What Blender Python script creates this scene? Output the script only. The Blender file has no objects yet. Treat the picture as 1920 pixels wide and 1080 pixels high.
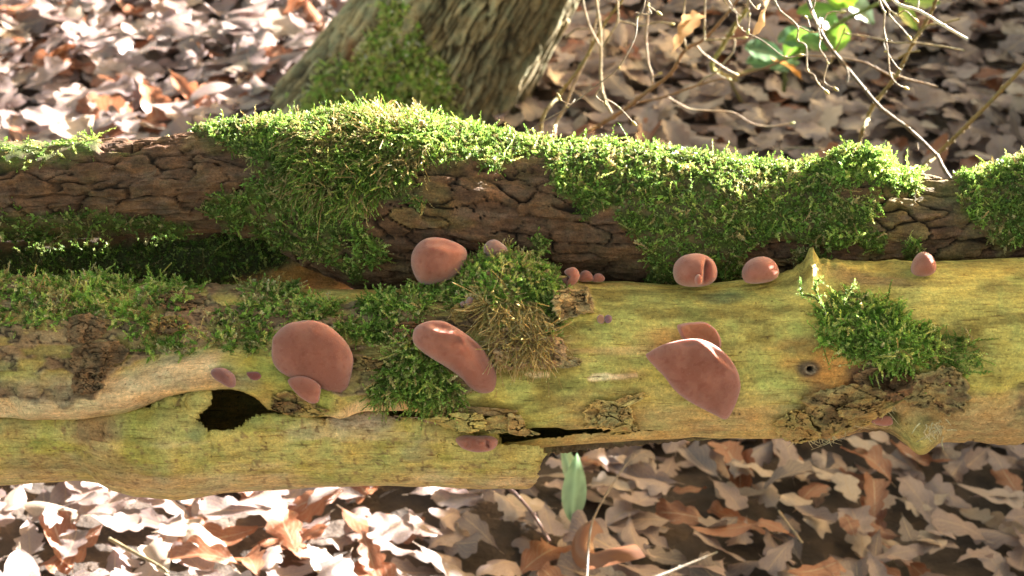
import bpy, math, random
import numpy as np
from mathutils import Vector, Matrix

rng = np.random.default_rng(11)
random.seed(5)
SC = bpy.context.scene
COL = SC.collection
R = math.radians

# ------------------------------------------------------------------ camera
PITCH, CAM_Z, F = R(35.0), 1.25, 3000.0          # F: focal length in pixels of a 1920 px wide frame
cam_d = bpy.data.cameras.new('camera')
cam = bpy.data.objects.new('camera', cam_d)
COL.objects.link(cam)
cam.location = (0, 0, CAM_Z)
cam.rotation_euler = (R(90) - PITCH, 0, 0)
cam_d.sensor_width = 36.0
cam_d.lens = F / 1920 * 36.0
cam_d.clip_start, cam_d.clip_end = 0.02, 500
cam_d.dof.use_dof = True
cam_d.dof.focus_distance = 0.985
cam_d.dof.aperture_fstop = 15
SC.camera = cam

# ------------------------------------------------------------------ light
SUN_AZ, SUN_EL = R(54), R(11.8)
S = Vector((math.sin(SUN_AZ) * math.cos(SUN_EL), math.cos(SUN_AZ) * math.cos(SUN_EL), math.sin(SUN_EL)))
world = bpy.data.worlds.new('World')
SC.world = world
world.use_nodes = True
nt = world.node_tree
sky = nt.nodes.new('ShaderNodeTexSky')
sky.sky_type = 'NISHITA'
sky.sun_disc = False
sky.sun_elevation, sky.sun_rotation = SUN_EL, SUN_AZ
sky.dust_density, sky.air_density, sky.ozone_density = 3.0, 0.8, 0.6
bg = nt.nodes['Background']
# warm tint added over the sky, takes most of the blue out of the skylight
sky_tint = nt.nodes.new('ShaderNodeMix'); sky_tint.data_type, sky_tint.blend_type = 'RGBA', 'MULTIPLY'
sky_tint.inputs[0].default_value = 1.0
sky_tint.inputs[7].default_value = (1.0, 0.80, 0.50, 1)
nt.links.new(sky.outputs[0], sky_tint.inputs[6])
nt.links.new(sky_tint.outputs[2], bg.inputs[0])
bg.inputs[1].default_value = 0.064
sun_d = bpy.data.lights.new('sun', 'SUN')
sun_d.energy, sun_d.angle, sun_d.color = 5.0, R(0.5), (1.0, 0.96, 0.90)
sun = bpy.data.objects.new('sun', sun_d)
COL.objects.link(sun)
sun.location = S * 20
sun.rotation_euler = S.to_track_quat('Z', 'Y').to_euler()

vs = SC.view_settings
vs.view_transform, vs.look, vs.gamma, vs.use_curve_mapping = 'Standard', 'None', 1.0, False
vs.exposure = 3.8
SC.cycles.max_bounces, SC.cycles.diffuse_bounces, SC.cycles.glossy_bounces = 8, 4, 3
SC.cycles.transmission_bounces, SC.cycles.transparent_max_bounces = 4, 6

# ------------------------------------------------------------------ geometry helpers
RT = np.array([1.0, 0, 0])
FW = np.array([0, math.cos(PITCH), -math.sin(PITCH)])
UP = np.array([0, math.sin(PITCH), math.cos(PITCH)])
CO = np.array([0, 0, CAM_Z])

def P(px, py, d):
    px, py, d = (np.asarray(a, float)[..., None] for a in (px, py, d))
    return CO + d * (FW + RT * (px - 960) / F + UP * (540 - py) / F)

def proj(p):
    q = p - CO
    d = q @ FW
    return 960 + F * (q @ RT) / d, 540 - F * (q @ UP) / d, d

def on_ground(px, py, z=0.0):
    v = FW + RT * (px - 960) / F + UP * (540 - py) / F
    h = z
    for _ in range(6):
        q = CO + v * ((h - CAM_Z) / v[2])
        h = float(bank(q[0], q[1])) + z
    return q

def bank(x, y):  # slope added to tilt the near litter towards the sun
    """the wood floor rises gently towards the near side"""
    x, y = np.asarray(x, float), np.asarray(y, float)
    a = np.clip(2.05 - y, 0, 3.0)
    fall = np.exp(-(x / 7) ** 2) * np.exp(-np.clip(-y, 0, 50) / 6)
    u = a / (1 + .12 * a)
    return fall * (0.19 * (np.sqrt(u * u + .02) - .14) - 0.15 * np.tanh(x) * sstep(2.2, 1.4, y))

def sstep(a, b, x):
    t = np.clip((x - a) / (b - a), 0, 1)
    return t * t * (3 - 2 * t)

def _hash(i, j, k, seed):
    n = (i.astype(np.int64) * 374761393 + j.astype(np.int64) * 668265263 + k.astype(np.int64) * 1274126177 + seed * 974711) & 0xffffffff
    n = ((n ^ (n >> 13)) * 1103515245) & 0xffffffff
    n = ((n ^ (n >> 15)) * 668265263) & 0xffffffff
    n = n ^ (n >> 16)
    return n / 4294967295.0

def vn(x, y, z=None, seed=0):
    x, y = np.broadcast_arrays(np.asarray(x, float), np.asarray(y, float))
    z = np.zeros_like(x) if z is None else np.broadcast_to(np.asarray(z, float), x.shape)
    i, j, k = np.floor(x), np.floor(y), np.floor(z)
    fx, fy, fz = x - i, y - j, z - k
    fx, fy, fz = (f * f * f * (f * (f * 6 - 15) + 10) for f in (fx, fy, fz))
    flat = not np.any(fz)
    def c(a, b, e): return _hash(i + a, j + b, k + e, seed)
    def plane(e):
        return (c(0, 0, e) * (1 - fx) + c(1, 0, e) * fx) * (1 - fy) + (c(0, 1, e) * (1 - fx) + c(1, 1, e) * fx) * fy
    v = plane(0) if flat else plane(0) * (1 - fz) + plane(1) * fz
    return v * 2 - 1

def fbm(x, y, z=None, oc=4, seed=0):
    s, a, t = 0, 1.0, 0
    for o in range(oc):
        m = 2.03 ** o
        s = s + a * vn(np.asarray(x) * m, np.asarray(y) * m, None if z is None else np.asarray(z) * m, seed + o * 17)
        t += a
        a *= 0.52
    return s / t

def cells(x, y, seed=0, jit=0.85):
    """nearest two cell centres of a jittered grid: F1, F2, id of the nearest"""
    i, j = np.floor(x), np.floor(y)
    f1 = np.full(x.shape, 9.0); f2 = np.full(x.shape, 9.0)
    idn = np.zeros(x.shape, np.int64)
    for a in (-1, 0, 1):
        for b in (-1, 0, 1):
            ci, cj = i + a, j + b
            off = np.where(np.mod(cj, 2) > 0, 0.5, 0)
            cx = ci + 0.5 + jit * (_hash(ci, cj, ci * 0, seed) - 0.5) + 0 * off
            cy = cj + 0.5 + jit * (_hash(ci, cj, ci * 0 + 7, seed) - 0.5)
            d = np.hypot(cx - x, cy - y)
            near = d < f1
            f2 = np.where(near, f1, np.minimum(f2, d))
            idn = np.where(near, ((ci.astype(np.int64) + 500) * 1000 + cj.astype(np.int64) + 500), idn)
            f1 = np.where(near, d, f1)
    return f1, f2, idn

def sd_poly(px, py, pts):
    """signed distance to a polygon, negative inside"""
    pts = np.asarray(pts, float)
    out = np.full(px.shape, 1e4)
    lo, hi = pts.min(0) - 60, pts.max(0) + 60
    m = (px > lo[0]) & (px < hi[0]) & (py > lo[1]) & (py < hi[1])
    if not m.any():
        return out
    x, y = px[m], py[m]
    d = np.full(x.shape, 1e9); ins = np.zeros(x.shape, bool)
    for a, b in zip(pts, np.roll(pts, -1, 0)):
        e = b - a
        t = np.clip(((x - a[0]) * e[0] + (y - a[1]) * e[1]) / max(e @ e, 1e-9), 0, 1)
        d = np.minimum(d, np.hypot(x - a[0] - t * e[0], y - a[1] - t * e[1]))
        if a[1] != b[1]:
            c = ((a[1] > y) != (b[1] > y)) & (x < (b[0] - a[0]) * (y - a[1]) / (b[1] - a[1]) + a[0])
            ins ^= c
    out[m] = np.where(ins, -d, d)
    return out

def flaky(x, y, seed=0, steps=5):
    """thin overlapping layers with broken edges, 0..1"""
    n = (fbm(x, y, seed=seed, oc=4) * 0.5 + 0.5) * steps * 1.6
    fl = np.floor(n)
    return (fl + sstep(0.0, 0.16, n - fl)) / (steps * 1.6)

def d_line(px, py, pts):
    """distance to a polyline and the parameter along it"""
    pts = np.asarray(pts, float)
    d = np.full(np.shape(px), 1e9); tt = np.zeros(np.shape(px))
    n = len(pts) - 1
    for i in range(n):
        a, b = pts[i], pts[i + 1]
        e = b - a
        t = np.clip(((px - a[0]) * e[0] + (py - a[1]) * e[1]) / max(e @ e, 1e-9), 0, 1)
        q = np.hypot(px - a[0] - t * e[0], py - a[1] - t * e[1])
        tt = np.where(q < d, (i + t) / n, tt)
        d = np.minimum(d, q)
    return d, tt

def curve(pts):
    pts = np.asarray(pts, float)
    return lambda x: np.interp(x, pts[:, 0], pts[:, 1])

def catmull(pts, n, closed=False):
    pts = np.asarray(pts, float)
    m = len(pts)
    if closed:
        idx = np.arange(m)
        seg = m
    else:
        seg = m - 1
    u = np.linspace(0, seg, n, endpoint=not closed)
    i = np.minimum(np.floor(u).astype(int), seg - 1)
    t = (u - i)[:, None]
    g = (lambda k: pts[np.mod(k, m)]) if closed else (lambda k: pts[np.clip(k, 0, m - 1)])
    p0, p1, p2, p3 = g(i - 1), g(i), g(i + 1), g(i + 2)
    return 0.5 * (2 * p1 + (p2 - p0) * t + (2 * p0 - 5 * p1 + 4 * p2 - p3) * t ** 2 + (3 * p1 - p0 - 3 * p2 + p3) * t ** 3)

def mesh(name, verts, faces, mat, col=None, uv=None, smooth=True, origin=None, extra=None):
    """faces: list of index arrays (M,3) or (M,4)"""
    me = bpy.data.meshes.new(name)
    verts = np.asarray(verts, float)
    if origin is not None:
        verts = verts - np.asarray(origin)
    if not isinstance(faces, (list, tuple)):
        faces = [faces]
    faces = [np.asarray(f) for f in faces if len(f)]
    me.vertices.add(len(verts))
    me.vertices.foreach_set('co', verts.astype(np.float32).ravel())
    flat = np.concatenate([f.ravel() for f in faces]).astype(np.int32)
    tot = np.concatenate([np.full(len(f), f.shape[1]) for f in faces])
    me.loops.add(len(flat))
    me.loops.foreach_set('vertex_index', flat)
    me.polygons.add(len(tot))
    me.polygons.foreach_set('loop_start', np.concatenate([[0], np.cumsum(tot)[:-1]]).astype(np.int32))
    if smooth:
        me.polygons.foreach_set('use_smooth', np.ones(len(tot), bool))
    if col is not None:
        ca = me.color_attributes.new('col', 'FLOAT_COLOR', 'POINT')
        c = np.ones((len(verts), 4), np.float32)
        c[:, :3] = col
        ca.data.foreach_set('color', c.ravel())
    if extra:
        for k, v in extra.items():
            at = me.attributes.new(k, 'FLOAT', 'POINT')
            at.data.foreach_set('value', np.asarray(v, np.float32))
    if uv is not None:
        ul = me.uv_layers.new(name='uv')
        ul.data.foreach_set('uv', np.asarray(uv, np.float32)[flat].ravel())
    me.update(calc_edges=True)
    me.materials.append(mat)
    return me

def obj(name, me, parent=None, **props):
    o = bpy.data.objects.new(name, me)
    COL.objects.link(o)
    if parent is not None:
        o.parent = parent
    for k, v in props.items():
        o[k] = v
    return o

def thing(name, label, cat, loc=(0, 0, 0), group=None, kind=None):
    o = bpy.data.objects.new(name, None)
    o.empty_display_size = 0.05
    COL.objects.link(o)
    o.location = loc
    o['label'], o['category'] = label, cat
    if group: o['group'] = group
    if kind: o['kind'] = kind
    return o

def grid_faces(nu, nv, wrap_v=False, wrap_u=False):
    i = np.arange(nu if wrap_u else nu - 1)
    j = np.arange(nv if wrap_v else nv - 1)
    I, J = np.meshgrid(i, j, indexing='ij')
    I2, J2 = (I + 1) % nu, (J + 1) % nv
    return np.stack([I * nv + J, I2 * nv + J, I2 * nv + J2, I * nv + J2], -1).reshape(-1, 4)

def compact(verts, faces, *attrs):
    used = np.zeros(len(verts), bool); used[faces.ravel()] = True
    idx = np.cumsum(used) - 1
    return (verts[used], idx[faces]) + tuple(a[used] for a in attrs)

def tube(points, radii, sides=7, n=None, bump=0.0, seed=0):
    pts = np.asarray(points, float)
    n = n or max(4, len(pts) * 5)
    q = catmull(pts, n)
    r = np.interp(np.linspace(0, 1, n), np.linspace(0, 1, len(radii)), radii)
    t = np.gradient(q, axis=0)
    t /= np.linalg.norm(t, axis=1)[:, None] + 1e-12
    ref = np.array([0.13, 0.2, 0.97]) if abs(t[:, 2]).mean() < 0.8 else np.array([0.97, 0.2, 0.13])
    a = np.cross(t, ref); a /= np.linalg.norm(a, axis=1)[:, None]
    b = np.cross(t, a)
    ang = np.linspace(0, 2 * math.pi, sides, endpoint=False)
    rr = r[:, None] * (1 + bump * vn(np.arange(n)[:, None] * 0.7, ang[None, :] * 1.3, seed=seed))
    v = q[:, None, :] + rr[..., None] * (np.cos(ang)[None, :, None] * a[:, None] + np.sin(ang)[None, :, None] * b[:, None])
    v = v.reshape(-1, 3)
    f = grid_faces(n, sides, wrap_v=True)
    v = np.vstack([v, q[0], q[-1]])
    k = np.arange(sides)
    c0 = np.stack([np.full(sides, n * sides), (k + 1) % sides, k], -1)
    c1 = np.stack([np.full(sides, n * sides + 1), (n - 1) * sides + k, (n - 1) * sides + (k + 1) % sides], -1)
    return v, [f, np.vstack([c0, c1])]

def join(parts):
    """[(verts, [faces])] -> one"""
    vs_, fs = [], {3: [], 4: []}
    o = 0
    for v, fl in parts:
        vs_.append(v)
        for f in fl:
            fs[f.shape[1]].append(f + o)
        o += len(v)
    return np.vstack(vs_), [np.vstack(f) for f in fs.values() if f]

# ------------------------------------------------------------------ materials
def new_mat(name):
    m = bpy.data.materials.new(name)
    m.use_nodes = True
    t = m.node_tree
    b = t.nodes['Principled BSDF']
    return m, t, b

def node(t, typ, **kw):
    n = t.nodes.new(typ)
    for k, v in kw.items():
        if k.startswith('_'):
            setattr(n, k[1:], v)
        else:
            n.inputs[k.replace('__', ' ')].default_value = v
    return n

def mixrgb(t, a, b, fac, mode='MIX'):
    n = t.nodes.new('ShaderNodeMix')
    n.data_type, n.blend_type = 'RGBA', mode
    n.clamp_factor = True
    for sock, val in ((n.inputs[0], fac), (n.inputs[6], a), (n.inputs[7], b)):
        if hasattr(val, 'is_output'):
            t.links.new(val, sock)
        elif isinstance(val, (int, float)):
            sock.default_value = val
        else:
            sock.default_value = (*val, 1)
    return n.outputs[2]

def maprange(t, src, a, b, c, d):
    n = t.nodes.new('ShaderNodeMapRange')
    t.links.new(src, n.inputs[0])
    for i, v in enumerate((a, b, c, d)):
        n.inputs[i + 1].default_value = v
    return n.outputs[0]

def noise(t, vec, scale, detail=5, rough=0.6, stretch=None):
    if stretch:
        mp = t.nodes.new('ShaderNodeMapping')
        mp.inputs['Scale'].default_value = stretch
        t.links.new(vec, mp.inputs[0])
        vec = mp.outputs[0]
    n = t.nodes.new('ShaderNodeTexNoise')
    n.inputs['Scale'].default_value, n.inputs['Detail'].default_value, n.inputs['Roughness'].default_value = scale, detail, rough
    t.links.new(vec, n.inputs['Vector'])
    return n.outputs[0]

def add_bump(t, b, h, strength, dist):
    n = t.nodes.new('ShaderNodeBump')
    n.inputs['Strength'].default_value, n.inputs['Distance'].default_value = strength, dist
    t.links.new(h, n.inputs['Height'])
    t.links.new(n.outputs[0], b.inputs['Normal'])

def wood_mat(name, stretch, rough=0.75, contrast=0.5, bump=0.5, spec=0.25, fine=260):
    """vertex pigment x fine stretched grain"""
    m, t, b = new_mat(name)
    at = t.nodes.new('ShaderNodeVertexColor'); at.layer_name = 'col'
    co = t.nodes.new('ShaderNodeTexCoord').outputs['Object']
    g = noise(t, co, 1.0, 6, 0.65, stretch)
    sp = noise(t, co, fine * 1.7, 5, 0.75)
    f = maprange(t, g, 0.25, 0.75, 1 - contrast, 1 + contrast)
    f2 = maprange(t, sp, 0.3, 0.7, 1 - contrast * 0.8, 1 + contrast * 0.8)
    mu = t.nodes.new('ShaderNodeMath'); mu.operation = 'MULTIPLY'
    t.links.new(f, mu.inputs[0]); t.links.new(f2, mu.inputs[1])
    vm = t.nodes.new('ShaderNodeVectorMath'); vm.operation = 'SCALE'
    t.links.new(at.outputs[0], vm.inputs[0]); t.links.new(mu.outputs[0], vm.inputs['Scale'])
    t.links.new(vm.outputs[0], b.inputs['Base Color'])
    b.inputs['Roughness'].default_value = rough
    b.inputs['Specular IOR Level'].default_value = spec
    mid = noise(t, co, fine * .22, 4, 0.6)
    dust = noise(t, co, fine * 3.2, 3, 0.75)
    fib = noise(t, co, 1.0, 3, 0.7, (stretch[0] * 1.6, stretch[1] * 4, stretch[2] * 4))
    c1 = mixrgb(t, vm.outputs[0], (1.12, 0.97, 0.80), maprange(t, mid, 0.45, 0.7, 0, 1), 'MULTIPLY')
    c1 = mixrgb(t, c1, (0.84, 0.98, 0.95), maprange(t, mid, 0.5, 0.3, 0, 1), 'MULTIPLY')
    c1 = mixrgb(t, c1, (0.42, 0.33, 0.28), maprange(t, fib, 0.57, 0.68, 0, 0.85), 'MULTIPLY')
    c1 = mixrgb(t, c1, (1.5, 1.42, 1.35), maprange(t, dust, 0.56, 0.70, 0, 1), 'MULTIPLY')
    c1 = mixrgb(t, c1, (0.62, 0.58, 0.52), maprange(t, dust, 0.44, 0.30, 0, 1), 'MULTIPLY')
    fleck = noise(t, co, fine * 1.1, 2, 0.5)
    c1 = mixrgb(t, c1, (0.30, 0.22, 0.16), maprange(t, fleck, 0.70, 0.76, 0, 0.8), 'MULTIPLY')
    t.links.new(c1, b.inputs['Base Color'])
    ad = t.nodes.new('ShaderNodeMath'); ad.operation = 'ADD'
    t.links.new(g, ad.inputs[0]); t.links.new(sp, ad.inputs[1])
    add_bump(t, b, ad.outputs[0], bump, 0.0012)
    return m

MAT = {}
MAT['front_wood'] = wood_mat('barkless_wood', (42, 190, 190), 0.72, 0.42, 0.8, 0.25)
MAT['rear_bark'] = wood_mat('flaky_bark', (90, 150, 150), 0.8, 0.55, 0.9, 0.25, 420)
MAT['flake_bark'] = wood_mat('bark_flake', (110, 170, 170), 0.8, 0.5, 0.8, 0.2, 480)
MAT['oak_bark'] = wood_mat('oak_bark', (60, 60, 22), 0.85, 0.45, 0.8, 0.2, 160)
MAT['twig'] = wood_mat('twig_bark', (60, 60, 60), 0.6, 0.3, 0.4, 0.35, 300)

def thin_mat(name, transl, rough, spec, veins=False, tint=None):
    """leaf-like: pigment with part of the light passing through"""
    m, t, b = new_mat(name)
    at = t.nodes.new('ShaderNodeVertexColor'); at.layer_name = 'col'
    colr = at.outputs[0]
    b.inputs['Roughness'].default_value = rough
    b.inputs['Specular IOR Level'].default_value = spec
    out = t.nodes['Material Output']
    tr = t.nodes.new('ShaderNodeBsdfTranslucent')
    mx = t.nodes.new('ShaderNodeMixShader'); mx.inputs[0].default_value = transl
    t.links.new(colr, b.inputs['Base Color'])
    t.links.new(colr, tr.inputs[0])
    t.links.new(b.outputs[0], mx.inputs[1]); t.links.new(tr.outputs[0], mx.inputs[2])
    t.links.new(mx.outputs[0], out.inputs[0])
    return m
MAT['moss'] = thin_mat('moss', 0.35, 0.55, 0.35)
MAT['green_leaf'] = thin_mat('green_leaf', 0.3, 0.4, 0.5)

def dead_leaf_mat():
    m, t, b = new_mat('dead_oak_leaf')
    at = t.nodes.new('ShaderNodeAttribute'); at.attribute_name = 'rnd'
    oi = t.nodes.new('ShaderNodeObjectInfo')
    ad = t.nodes.new('ShaderNodeMath'); ad.operation = 'ADD'
    t.links.new(at.outputs['Fac'], ad.inputs[0]); t.links.new(oi.outputs['Random'], ad.inputs[1])
    fr = t.nodes.new('ShaderNodeMath'); fr.operation = 'FRACT'
    t.links.new(ad.outputs[0], fr.inputs[0])
    rp = t.nodes.new('ShaderNodeValToRGB')
    rp.color_ramp.interpolation = 'CONSTANT'
    pal = [(0.274, 0.196, 0.189), (0.363, 0.272, 0.257), (0.216, 0.170, 0.172), (0.431, 0.340, 0.303), (0.330, 0.115, 0.050), (0.265, 0.196, 0.200), (0.372, 0.288, 0.286), (0.137, 0.108, 0.109), (0.300, 0.211, 0.198), (0.304, 0.221, 0.217), (0.480, 0.391, 0.320), (0.196, 0.144, 0.143), (0.270, 0.090, 0.040), (0.323, 0.247, 0.246)]
    el = rp.color_ramp.elements
    while len(el) < len(pal): el.new(0.5)
    for i, c in enumerate(pal):
        el[i].position = i / len(pal); el[i].color = (*c, 1)
    t.links.new(fr.outputs[0], rp.inputs[0])
    co = t.nodes.new('ShaderNodeTexCoord')
    uvs = t.nodes.new('ShaderNodeSeparateXYZ')
    t.links.new(co.outputs['UV'], uvs.inputs[0])
    n1 = noise(t, co.outputs['Object'], 55, 5, 0.6)
    c1 = mixrgb(t, rp.outputs[0], (0.10, 0.055, 0.035), maprange(t, n1, 0.50, 0.70, 0, 0.75))
    c1 = mixrgb(t, c1, (0.45, 0.36, 0.27), maprange(t, n1, 0.46, 0.25, 0, 0.4))
    def M(op, a, b_):
        n = t.nodes.new('ShaderNodeMath'); n.operation = op
        for s, v in zip(n.inputs, (a, b_)):
            if isinstance(v, (int, float)): s.default_value = v
            else: t.links.new(v, s)
        return n.outputs[0]
    du = M('ABSOLUTE', M('SUBTRACT', uvs.outputs[0], 0.5), 0)
    mid = M('LESS_THAN', du, 0.022)
    sv = M('FRACT', M('SUBTRACT', M('MULTIPLY', uvs.outputs[1], 8), M('MULTIPLY', du, 5)), 0)
    side = M('LESS_THAN', M('ABSOLUTE', M('SUBTRACT', sv, 0.5), 0), 0.06)
    vein = M('MAXIMUM', mid, M('MULTIPLY', side, 0.6))
    c2 = mixrgb(t, c1, (0.46, 0.34, 0.23), M('MULTIPLY', vein, 0.7))
    t.links.new(c2, b.inputs['Base Color'])
    b.inputs['Roughness'].default_value = 0.36
    b.inputs['Specular IOR Level'].default_value = 0.7
    h = M('ADD', M('MULTIPLY', vein, 0.6), n1)
    add_bump(t, b, h, 0.5, 0.002)
    out = t.nodes['Material Output']
    tr = t.nodes.new('ShaderNodeBsdfTranslucent')
    t.links.new(c2, tr.inputs[0])
    mx = t.nodes.new('ShaderNodeMixShader'); mx.inputs[0].default_value = 0.36
    t.links.new(b.outputs[0], mx.inputs[1]); t.links.new(tr.outputs[0], mx.inputs[2])
    t.links.new(mx.outputs[0], out.inputs[0])
    return m
MAT['dead_leaf'] = dead_leaf_mat()

def fungus_mat():
    m, t, b = new_mat('jelly_flesh')
    at = t.nodes.new('ShaderNodeVertexColor'); at.layer_name = 'col'
    co = t.nodes.new('ShaderNodeTexCoord').outputs['Object']
    n1 = noise(t, co, 60, 4, 0.6)
    n2 = noise(t, co, 1400, 3, 0.7)
    n3 = noise(t, co, 240, 4, 0.55)
    f = maprange(t, n1, 0.3, 0.7, 0.86, 1.14)
    vm = t.nodes.new('ShaderNodeVectorMath'); vm.operation = 'SCALE'
    t.links.new(at.outputs[0], vm.inputs[0]); t.links.new(f, vm.inputs['Scale'])
    c = mixrgb(t, vm.outputs[0], (0.50, 0.36, 0.33), maprange(t, n2, 0.62, 0.8, 0, 0.45))
    c = mixrgb(t, c, (0.78, 0.68, 0.66), maprange(t, n3, 0.52, 0.68, 0, 0.8), 'MULTIPLY')
    t.links.new(c, b.inputs['Base Color'])
    b.inputs['Roughness'].default_value = 0.78
    b.inputs['Specular IOR Level'].default_value = 0.12
    b.inputs['Subsurface Weight'].default_value = 0.5
    b.inputs['Subsurface Radius'].default_value = (1.0, 0.35, 0.2)
    b.inputs['Subsurface Scale'].default_value = 0.004
    b.inputs['Sheen Weight'].default_value = 0.3
    b.inputs['Sheen Roughness'].default_value = 0.45
    b.inputs['Sheen Tint'].default_value = (0.9, 0.8, 0.85, 1)
    ad = t.nodes.new('ShaderNodeMath'); ad.operation = 'ADD'
    t.links.new(n2, ad.inputs[0]); t.links.new(n3, ad.inputs[1])
    add_bump(t, b, ad.outputs[0], 0.5, 0.0008)
    return m
MAT['fungus'] = fungus_mat()

def soil_mat():
    m, t, b = new_mat('leaf_mould')
    co = t.nodes.new('ShaderNodeTexCoord').outputs['Object']
    n1 = noise(t, co, 14, 8, 0.65)
    c = mixrgb(t, (0.022, 0.016, 0.012), (0.09, 0.062, 0.045), maprange(t, n1, 0.35, 0.7, 0, 1))
    t.links.new(c, b.inputs['Base Color'])
    b.inputs['Roughness'].default_value = 0.95
    add_bump(t, b, n1, 0.8, 0.02)
    return m
MAT['soil'] = soil_mat()

def lerp(a, b, w):
    w = np.asarray(w)[..., None]
    return a * (1 - w) + np.asarray(b) * w

# ------------------------------------------------------------------ the ground
gx = np.concatenate([-np.geomspace(200, 2.7, 22), np.linspace(-2.6, 2.6, 131), np.geomspace(2.7, 200, 22)])
gy = np.concatenate([-np.geomspace(200, 1.1, 22), np.linspace(-1.0, 5.0, 151), np.geomspace(5.1, 260, 24)])
GX, GY = np.meshgrid(gx, gy, indexing='ij')
def ground_z(x, y):
    near = np.exp(-((np.asarray(x) / 9) ** 2 + ((np.asarray(y) - 2) / 9) ** 2))
    return near * (0.022 * fbm(np.asarray(x) * 2.1, np.asarray(y) * 2.1, oc=3, seed=3) + 0.012 * fbm(np.asarray(x) * 7, np.asarray(y) * 7, oc=2, seed=8)) - 0.03 + bank(x, y)
gv = np.stack([GX, GY, ground_z(GX, GY)], -1).reshape(-1, 3)
ground = obj('ground', mesh('ground', gv, grid_faces(len(gx), len(gy)), MAT['soil']), kind='structure')

# ------------------------------------------------------------------ logs: a tube whose section follows the real outline
class Log:
    def __init__(s, top, bot, depth, cols, phis):
        s.top, s.bot, s.depth = curve(top), curve(bot), depth
        s.cols, s.phis = cols, phis
    def base(s, px, phi):
        """px along the log (frame pixels at its depth), phi round it: 0 faces the camera, 90 degrees is uppermost"""
        cy, rad = (s.top(px) + s.bot(px)) / 2, (s.bot(px) - s.top(px)) / 2
        d = s.depth(px)
        c = P(px, cy, d)
        nrm = np.cos(phi)[..., None] * (-FW) + np.sin(phi)[..., None] * UP
        rr = (rad * d / F)
        return c + rr[..., None] * nrm, nrm, rr
    def phi_of(s, px, py):
        cy, rad = (s.top(px) + s.bot(px)) / 2, (s.bot(px) - s.top(px)) / 2
        sn = np.clip((cy - py) / rad, -0.995, 0.995)
        return np.arcsin(sn)
    def at(s, px, py, extra=0.0, disp=None):
        """point and normal of the surface where the pixel sees it"""
        px, py = np.broadcast_arrays(np.asarray(px, float), np.asarray(py, float))
        c, row = px.copy(), py.copy()
        for _ in range(4):
            phi = s.phi_of(c, row)
            p, n, rr = s.base(c, phi)
            e = extra if disp is None else extra + disp(px, py, phi, p, rr)
            q = p + n * np.asarray(e)[..., None]
            x2, y2, d2 = proj(q)
            c = c + (px - x2)
            row = row + np.clip(py - y2, -12, 12)
        q = q + ((y2 - py) * d2 / F)[..., None] * UP * .8
        return q, n

def normals_grid(V, nu, nv):
    G = V.reshape(nu, nv, 3)
    du = np.gradient(G, axis=0); dv = np.gradient(G, axis=1)
    n = np.cross(dv, du)
    n /= np.linalg.norm(n, axis=-1)[..., None] + 1e-12
    return n

# ---- front log
XC = np.concatenate([np.linspace(-3600, -110, 50), np.arange(-100, 2030, 3.4), np.linspace(2040, 5200, 50)])
PH = np.concatenate([np.arange(-108, 118, 0.9), np.linspace(120, 246, 22)]) * math.pi / 180
front = Log([(-3000, 560), (-200, 520), (0, 527), (156, 533), (540, 547), (780, 546), (900, 540), (1080, 529), (1200, 531), (1260, 534), (1340, 531), (1400, 526), (1470, 517), (1560, 503),
             (1680, 496), (1764, 491), (1920, 486), (2200, 480), (4500, 420)],
            [(-3000, 900), (-200, 850), (156, 850), (700, 852), (960, 848), (1060, 836), (1200, 826), (1300, 818), (1440, 821), (1560, 815), (1650, 807), (1720, 812), (1764, 818), (1920, 822), (4500, 780)],
            lambda x: 1.0 + 0 * x, XC, PH)

BARK = [(-400, 480), (100, 480), (540, 500), (560, 562), (600, 572), (690, 562), (770, 556), (800, 505), (880, 440), (960, 440), (1036, 480), (1050, 530), (1102, 545), (1112, 582), (1052, 600), (1052, 640), (1058, 678),
        (1000, 692), (930, 690), (880, 742), (800, 752), (740, 738), (690, 742), (640, 738), (600, 700), (560, 690), (530, 668), (480, 652), (400, 650), (300, 668), (235, 690), (196, 716), (190, 738), (120, 745), (-400, 760)]
CUT1 = [(-420, 792), (150, 788), (223, 782), (261, 769), (305, 747), (350, 735), (428, 729), (455, 735), (480, 750), (502, 774), (550, 783), (600, 786), (622, 776), (692, 777), (768, 774), (790, 780), (850, 806),
        (850, 822), (700, 822), (560, 832), (400, 842), (330, 808), (250, 808), (150, 806), (-420, 806)]
CUT2 = [(930, 816), (985, 813), (1000, 806), (1040, 806), (1062, 810), (1150, 808), (1230, 811), (1300, 810), (1440, 809), (1440, 811.5), (1300, 813.5), (1200, 818), (1100, 824), (1000, 833), (940, 840)]
HOLLOW = [(1640, 690), (1680, 672), (1720, 690), (1712, 722), (1672, 740), (1636, 730), (1618, 712)]

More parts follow.
